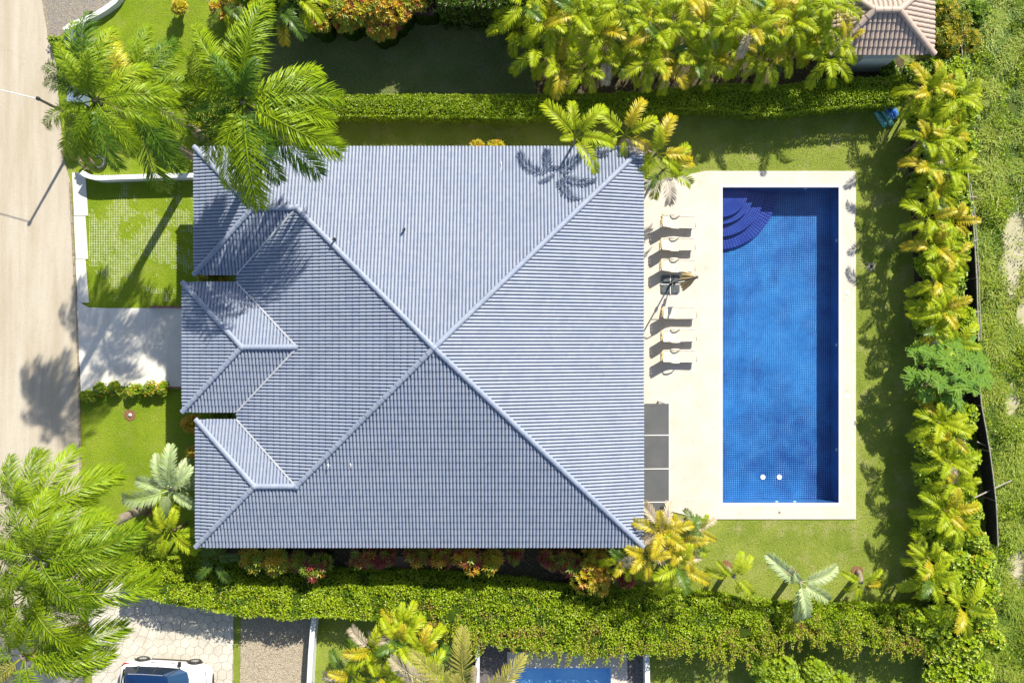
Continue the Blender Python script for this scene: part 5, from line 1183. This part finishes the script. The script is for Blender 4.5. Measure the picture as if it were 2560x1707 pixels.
# hedges
def hedge(label, path, z, n_top, mats, weights, leaf=.065, lw=.042, bulge=.1, straggle=0, seed=1, shaggy=None, zn=None):
    """path: (px, top edge py, bottom edge py) of the hedge top as seen"""
    r = random.Random(seed); P = []
    for px, pa, pb in path: a = W(px, pa, z); b_ = W(px, pb, z); P.append((a.x, a.y, b_.y))
    t = thing('hedge', label, 'hedge', (P[0][0], (P[0][1]+P[0][2])/2, 0)); o = Vector(t.location); mb = MB(); core = MB()
    def at(x):
        for i in range(len(P)-1):
            if P[i][0] <= x <= P[i+1][0]:
                f = (x-P[i][0])/(P[i+1][0]-P[i][0]); f = f*f*(3-2*f); return P[i][1]+(P[i+1][1]-P[i][1])*f, P[i][2]+(P[i+1][2]-P[i][2])*f
        return P[-1][1:]
    zn = z if zn is None else zn
    X0_, X1_ = P[0][0], P[-1][0]; L_ = X1_-X0_; ns = int(L_/.35)
    pv = None
    for i in range(ns+1):
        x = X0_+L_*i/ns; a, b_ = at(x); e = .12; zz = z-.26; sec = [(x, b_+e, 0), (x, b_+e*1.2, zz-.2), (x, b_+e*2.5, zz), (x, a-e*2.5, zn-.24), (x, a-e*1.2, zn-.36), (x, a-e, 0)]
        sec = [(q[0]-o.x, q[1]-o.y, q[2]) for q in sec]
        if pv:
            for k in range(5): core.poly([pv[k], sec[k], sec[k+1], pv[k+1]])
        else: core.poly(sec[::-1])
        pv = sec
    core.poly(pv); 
    mean_w = sum(p_[1]-p_[2] for p_ in P)/len(P)
    for k in range(int(L_*(mean_w+.2)*n_top)):
        x = r.uniform(X0_-.05, X1_+.05); a, b_ = at(min(max(x, X0_), X1_)); f = r.uniform(-.06, 1.06); y = b_+(a-b_)*f
        ed = min(abs(f), abs(1-f))*(a-b_); zz = zn*f + z*(1-f) - max(0, .16-ed)*.9 + .13*bulge*10*(mnoise.noise(Vector((x*1.7, y*1.7, seed)))*.5) + r.uniform(-.07, .035)
        mi = r.choices(range(len(mats)), weights)[0]
        if shaggy is not None:
            nb = mnoise.noise(Vector((x*1.3, y*1.3, 17)))+.4*mnoise.noise(Vector((x*4, y*4, 18)))
            zz += .30*nb*min(1, ed*2.5)
            if nb > .12 and r.random() < .7: mi = 1
            elif nb < -.22 and r.random() < .6: mi = 2
            if f < .5 and mnoise.noise(Vector((x*.9, y*1.6, 41))) > .22 and x > X0_+L_*.35 and r.random() < .55: mi = 3
        if shaggy is not None and f < shaggy: zz += r.uniform(-.22, .10)+.45*mnoise.noise(Vector((x*1.1, y*1.1, 9)))
        leafq(mb, Vector((x-o.x, y-o.y, zz)), rdir(r, .35), rdir(r, 1.2), leaf*r.uniform(.7, 1.25), lw*r.uniform(.8, 1.2), mi)
    for sg in (0, 1):
        for k in range(int(L_*z*n_top*.42)):
            x = r.uniform(X0_, X1_); a, b_ = at(x); hz = r.random()**.7*(zn if sg else z); y = (b_+.02 - r.random()*.09) if sg == 0 else (a-.02+r.random()*.09)
            y += (.06 if sg else -.06)*mnoise.noise(Vector((x*2, hz*2, seed+sg)))*2
            mi = r.choices(range(len(mats)), weights)[0]; dd = rdir(r, .1); dd.y += (-.5, .5)[sg]; dd.normalize()
            leafq(mb, Vector((x-o.x, y-o.y, hz)), dd, rdir(r, .5), leaf*r.uniform(.7, 1.25), lw, mi)
    for k in range(int(z*mean_w*n_top*1.0)):
        for xx in (X0_, X1_):
            a, b_ = at(xx); leafq(mb, Vector((xx-o.x+r.uniform(-.08, .08), r.uniform(b_, a)-o.y, r.random()*z)), rdir(r, .1), rdir(r, .5), leaf, lw, 0)
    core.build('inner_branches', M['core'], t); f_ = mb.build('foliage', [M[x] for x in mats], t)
    if straggle:
        sm = MB(); sl = MB()
        for k in range(straggle):
            x = r.uniform(X0_+L_*.38, X1_-.5); a, b_ = at(x); p = Vector((x-o.x, b_+r.uniform(.0, .5 if k % 2 else 1.3)-o.y, z+.08)); d = Vector((r.uniform(-.6, .6), -1, r.uniform(.0, .35))).normalized(); pts = [p.copy()]; L2 = r.uniform(.5, 1.25)
            for q in range(6):
                p = p+d*L2/6; d = (d+Vector((r.uniform(-.35, .35), 0, -.16))).normalized(); pts.append(p.copy())
                for m_ in range(13):
                    leafq(sl, p+Vector((r.uniform(-.1, .1), r.uniform(-.1, .1), r.uniform(-.05, .08))), rdir(r, .2), rdir(r, 1), leaf*.85, lw*.8, r.choice((0, 0, 1)))
            sm.tube(pts, [.012]*len(pts), 4)
        sm.build('trailing_stems', M['creeper'], t, kind='stuff'); sl.build('trailing_leaves', [M['hedge2'], M['creeper']], t, kind='stuff')
    return t
hedge('long clipped yellow green hedge above the house', [(700,246,284),(800,242,286),(900,240,286),(1010,238,287),(1120,239,287),(1230,240,290),(1320,240,290),(1400,235,284),(1500,236,281),(1600,232,278),(1700,222,268),(1790,212,268),(1870,214,278),(1950,216,282),(2040,205,270),(2120,198,262),(2200,196,258),(2262,190,254)],
      1.6, 850, ['hedge', 'hedge2', 'hedge_dark'], (5, 4, .6), .08, .055, seed=3)
hedge('tall dark hedge at the top edge left of the croton bank', [(590,-110,-12),(680,-105,-8),(770,-100,-6)],
      4.0, 240, ['hedge_dark', 'cr_purple'], (5, 1), .15, .07, seed=6)
hedge('tall dark hedge at the top edge between the croton bank and the areca grove', [(1095,-110,0),(1200,-100,4),(1300,-110,0),(1420,-115,-5)],
      4.1, 240, ['hedge_dark', 'cr_purple'], (5, 1), .15, .07, seed=5)
hedge('wide lower hedge, clipped on the left and shaggy with creepers on the right', [(318,1410,1470),(400,1412,1500),(470,1418,1512),(560,1428,1528),(640,1440,1536),(720,1443,1543),(800,1442,1538),(900,1441,1542),(1000,1444,1560),(1100,1446,1570),(1190,1456,1600),(1300,1466,1612),(1400,1482,1625),(1500,1492,1632),(1600,1492,1628),(1700,1496,1622),(1800,1504,1625),(1900,1520,1605),(2000,1528,1592),(2100,1530,1598),(2200,1532,1612),(2330,1530,1630)],
      1.75, 800, ['hedge', 'hedge2', 'hedge_dark', 'creeper'], (5, 4, .8, .5), .11, .072, bulge=.22, straggle=150, seed=8, shaggy=.55, zn=.75)

# ------------------------------------------------------------------ right fence of black netting on grey poles
fn = thing('netting_fence', 'black netting fence on weathered grey poles along the wild grass', 'fence', (*G(2405, 400), 0)); o = Vector(fn.location)
fp = [(2372,130),(2378,330),(2388,470),(2400,570),(2408,700),(2412,850),(2415,960),(2420,1010),(2440,1120),(2455,1240),(2460,1350)]
M['net'] = plain('black_netting', (.022, .022, .024), .9, (.04, .04, .042), 5, fine=.3, fscale=60)
zf = 1.35; mb = MB(); B_ = [Vector((*G(*p), 0))-o for p in fp]
for i in range(len(B_)-1):
    n = 6
    for k in range(n):
        a = B_[i].lerp(B_[i+1], k/n); b_ = B_[i].lerp(B_[i+1], (k+1)/n); s1 = .04*math.sin(k*1.7+i); s2 = .04*math.sin((k+1)*1.7+i) if k < n-1 else .04*math.sin(i+1)
        for h0, h1 in ((0, .7), (.7, zf)):
            for off in (0, .012): mb.poly([a+Vector((s1+off, 0, h0)), b_+Vector((s2+off, 0, h0)), b_+Vector((s2*.6+off, 0, h1)), a+Vector((s1*.6+off, 0, h1))])
mb.build('netting', M['net'], fn)
for i in range(len(B_)-1):
    if i in (5,): continue
    mb = MB(); mb.tube([B_[i]+Vector((0, 0, zf+.03)), B_[i].lerp(B_[i+1], .5)+Vector((.03, 0, zf-.01)), B_[i+1]+Vector((0, 0, zf+.03))], .035, 6); mb.build('top_rail', M['wood'], fn)
    if i in (2, 3, 4): mb = MB(); mb.tube([B_[i]+Vector((.12, 0, zf+.0)), B_[i+1]+Vector((.15, 0, zf))], .03, 6); mb.build('top_rail', M['wood'], fn)
    mb = MB(); mb.tube([B_[i], B_[i]+Vector((0, 0, zf+.08))], .04, 6); mb.build('post', M['wood'], fn)
for (a, b_, za_, zb_, lb) in (((2376,497),(2442,493),1.5,1.5,'grey cross pole lying over the fence near the top of the pool'), ((2414,616),(2446,598),1.5,1.5,'short grey pole crossing the fence beside the upper pool end'), ((2405,787),(2450,779),1.45,1.5,'grey pole crossing the fence level with the loungers'), ((2442,1104),(2480,1122),1.0,1.0,'grey plank stub lying over the fence below the feathery tree'),
      ((2436,1244),(2530,1200),1.3,.4,'long thin grey pole leaning from the fence into the wild grass'), ((2425,358),(2456,352),.6,.6,'pale board lying in the wild grass by the upper fence')):
    p, q = W(*a, za_), W(*b_, zb_); mb = MB(); mb.tube([p-p, (q-p)*.5+Vector((0, .02, .02)), q-p], [.04, .035, .03], 6); tag(mb.build('wooden_pole', M['wood'], loc=p), lb, 'pole')

# ------------------------------------------------------------------ wild grass and cut turf blades
def blades(name, label, region_fn, box, n, ln, wd, mats, cat='grass', seed=2, clump=0):
    r = random.Random(seed); mb = MB(); (xa, ya), (xb, yb) = box; k = 0; tries = 0
    while k < n and tries < n*4:
        tries += 1; x = r.uniform(xa, xb); y = r.uniform(ya, yb)
        if not region_fn(x, y, r): continue
        k += 1
        for c_ in range(clump+1):
            a = r.uniform(0, 6.28); l = ln*r.uniform(.5, 1.3)*(1+1.3*mnoise.noise(Vector((x*.9, y*.9, 4))) if clump else 1); lean = r.uniform(.3, 1.1); d = Vector((math.cos(a)*lean, math.sin(a)*lean, 1)).normalized(); s_ = Vector((-math.sin(a), math.cos(a), 0))*wd/2
            p = Vector((x, y, 0)); m1 = p+d*l*.6; tip = p+Vector((math.cos(a)*lean*1.7, math.sin(a)*lean*1.7, .7)).normalized()*l
            b0 = len(mb.v); mb.v += [tuple(p-s_*.6), tuple(p+s_*.6), tuple(m1+s_), tuple(m1-s_), tuple(tip)]
            mi = r.randrange(len(mats)) if not clump or r.random() < .4 else (0 if mnoise.noise(Vector((x*.9, y*.9, 4))) > -.1 else 1); mb.f += [[b0, b0+1, b0+2, b0+3], [b0+3, b0+2, b0+4]]; mb.m += [mi, mi]
    o_ = mb.build(name, [M[x] for x in mats]); tag(o_, label, cat, kind='stuff'); return o_
def wild(x, y, r):
    px = x/S+1280; py = 853.5-y/S
    lim = 2385+max(0, min(1, (py-100)/1200))*60
    if px < lim: return False
    d = mnoise.noise(Vector((x*.35+7, y*.35, 1)))+.4*mnoise.noise(Vector((x*1.6, y*1.6, 3)))
    bare = 0
    for cx, cy, rx, ry in ((2550,600,60,110),(2520,650,40,60),(2545,890,30,40),(2490,1330,20,30),(2525,700,40,80),(2530,1010,40,50),(2545,1420,40,70),(2430,655,14,14),(2560,780,40,60)):
        bare = max(bare, 1.1-((px-cx)/rx)**2-((py-cy)/ry)**2)
    return r.random() < .92-max(0, bare)*.95 - max(0, d)*.5
blades('wild_grass', 'tall wild grass filling the strip beyond the fence on the right', wild, ((G(2385, 0)[0], G(0, 1760)[1]), (G(2680, 0)[0], G(0, -60)[1])), 52000, .34, .034, ['grass', 'grass2', 'grass'], seed=4, clump=2)
r = random.Random(12); mb = MB(); k = 0
while k < 52000:
    x = r.uniform(G(2400, 0)[0], G(2680, 0)[0]); y = r.uniform(G(0, 1760)[1], G(0, -60)[1]); px = x/S+1280; py = 853.5-y/S
    k += 1
    if px < 2420+(py/1200)*55: continue
    n1 = mnoise.noise(Vector((x*.55, y*.55, 21)))+.5*mnoise.noise(Vector((x*1.7, y*1.7, 23)))
    hgt = max(0, n1+.12)*1.0
    if hgt < .03: continue
    if any(((px-cx)/rx)**2+((py-cy)/ry)**2 < 1 for cx, cy, rx, ry in ((2570,640,60,180),(2560,1010,40,55),(2570,1400,45,75),(2470,690,20,24))) and r.random() < .8: continue
    mi = 0 if mnoise.noise(Vector((x*.8, y*.8, 31))) > .05 else (1 if r.random() < .7 else 2)
    leafq(mb, Vector((x, y, hgt*r.uniform(.5, 1.05))), rdir(r, .5), rdir(r, 1.2), r.uniform(.07, .19), r.uniform(.03, .08), mi)
tag(mb.build('weeds', [M['hedge2'], M['hedge'], M['hedge_dark']]), 'bushy leafy weeds among the wild grass on the far right', 'weeds', kind='stuff')
def turf_ok(x, y, r):
    px = x/S+1280; py = 853.5-y/S
    if px < 205: return False
    if 1540 < px < 2145 and 424 < py < 1301: return False
    if 500 < px < 1600 and 390 < py < 1345: return False
    if px < 470 and (430 < py < 450 or 745 < py < 1000): return False
    if px < 590 and py > 1440: return False
    if py > 1480 and px > 585 and px < 1640: return False
    if px < 330 and py < 90: return False
    if 220 < px < 480 and 450 < py < 760 and r.random() < .75: return False
    return True
blades('turf', 'short cut lawn grass around the house and pool', turf_ok, ((G(200, 0)[0], G(0, 1740)[1]), (G(2300, 0)[0], G(0, -30)[1])), 110000, .055, .022, ['turf'], seed=6)
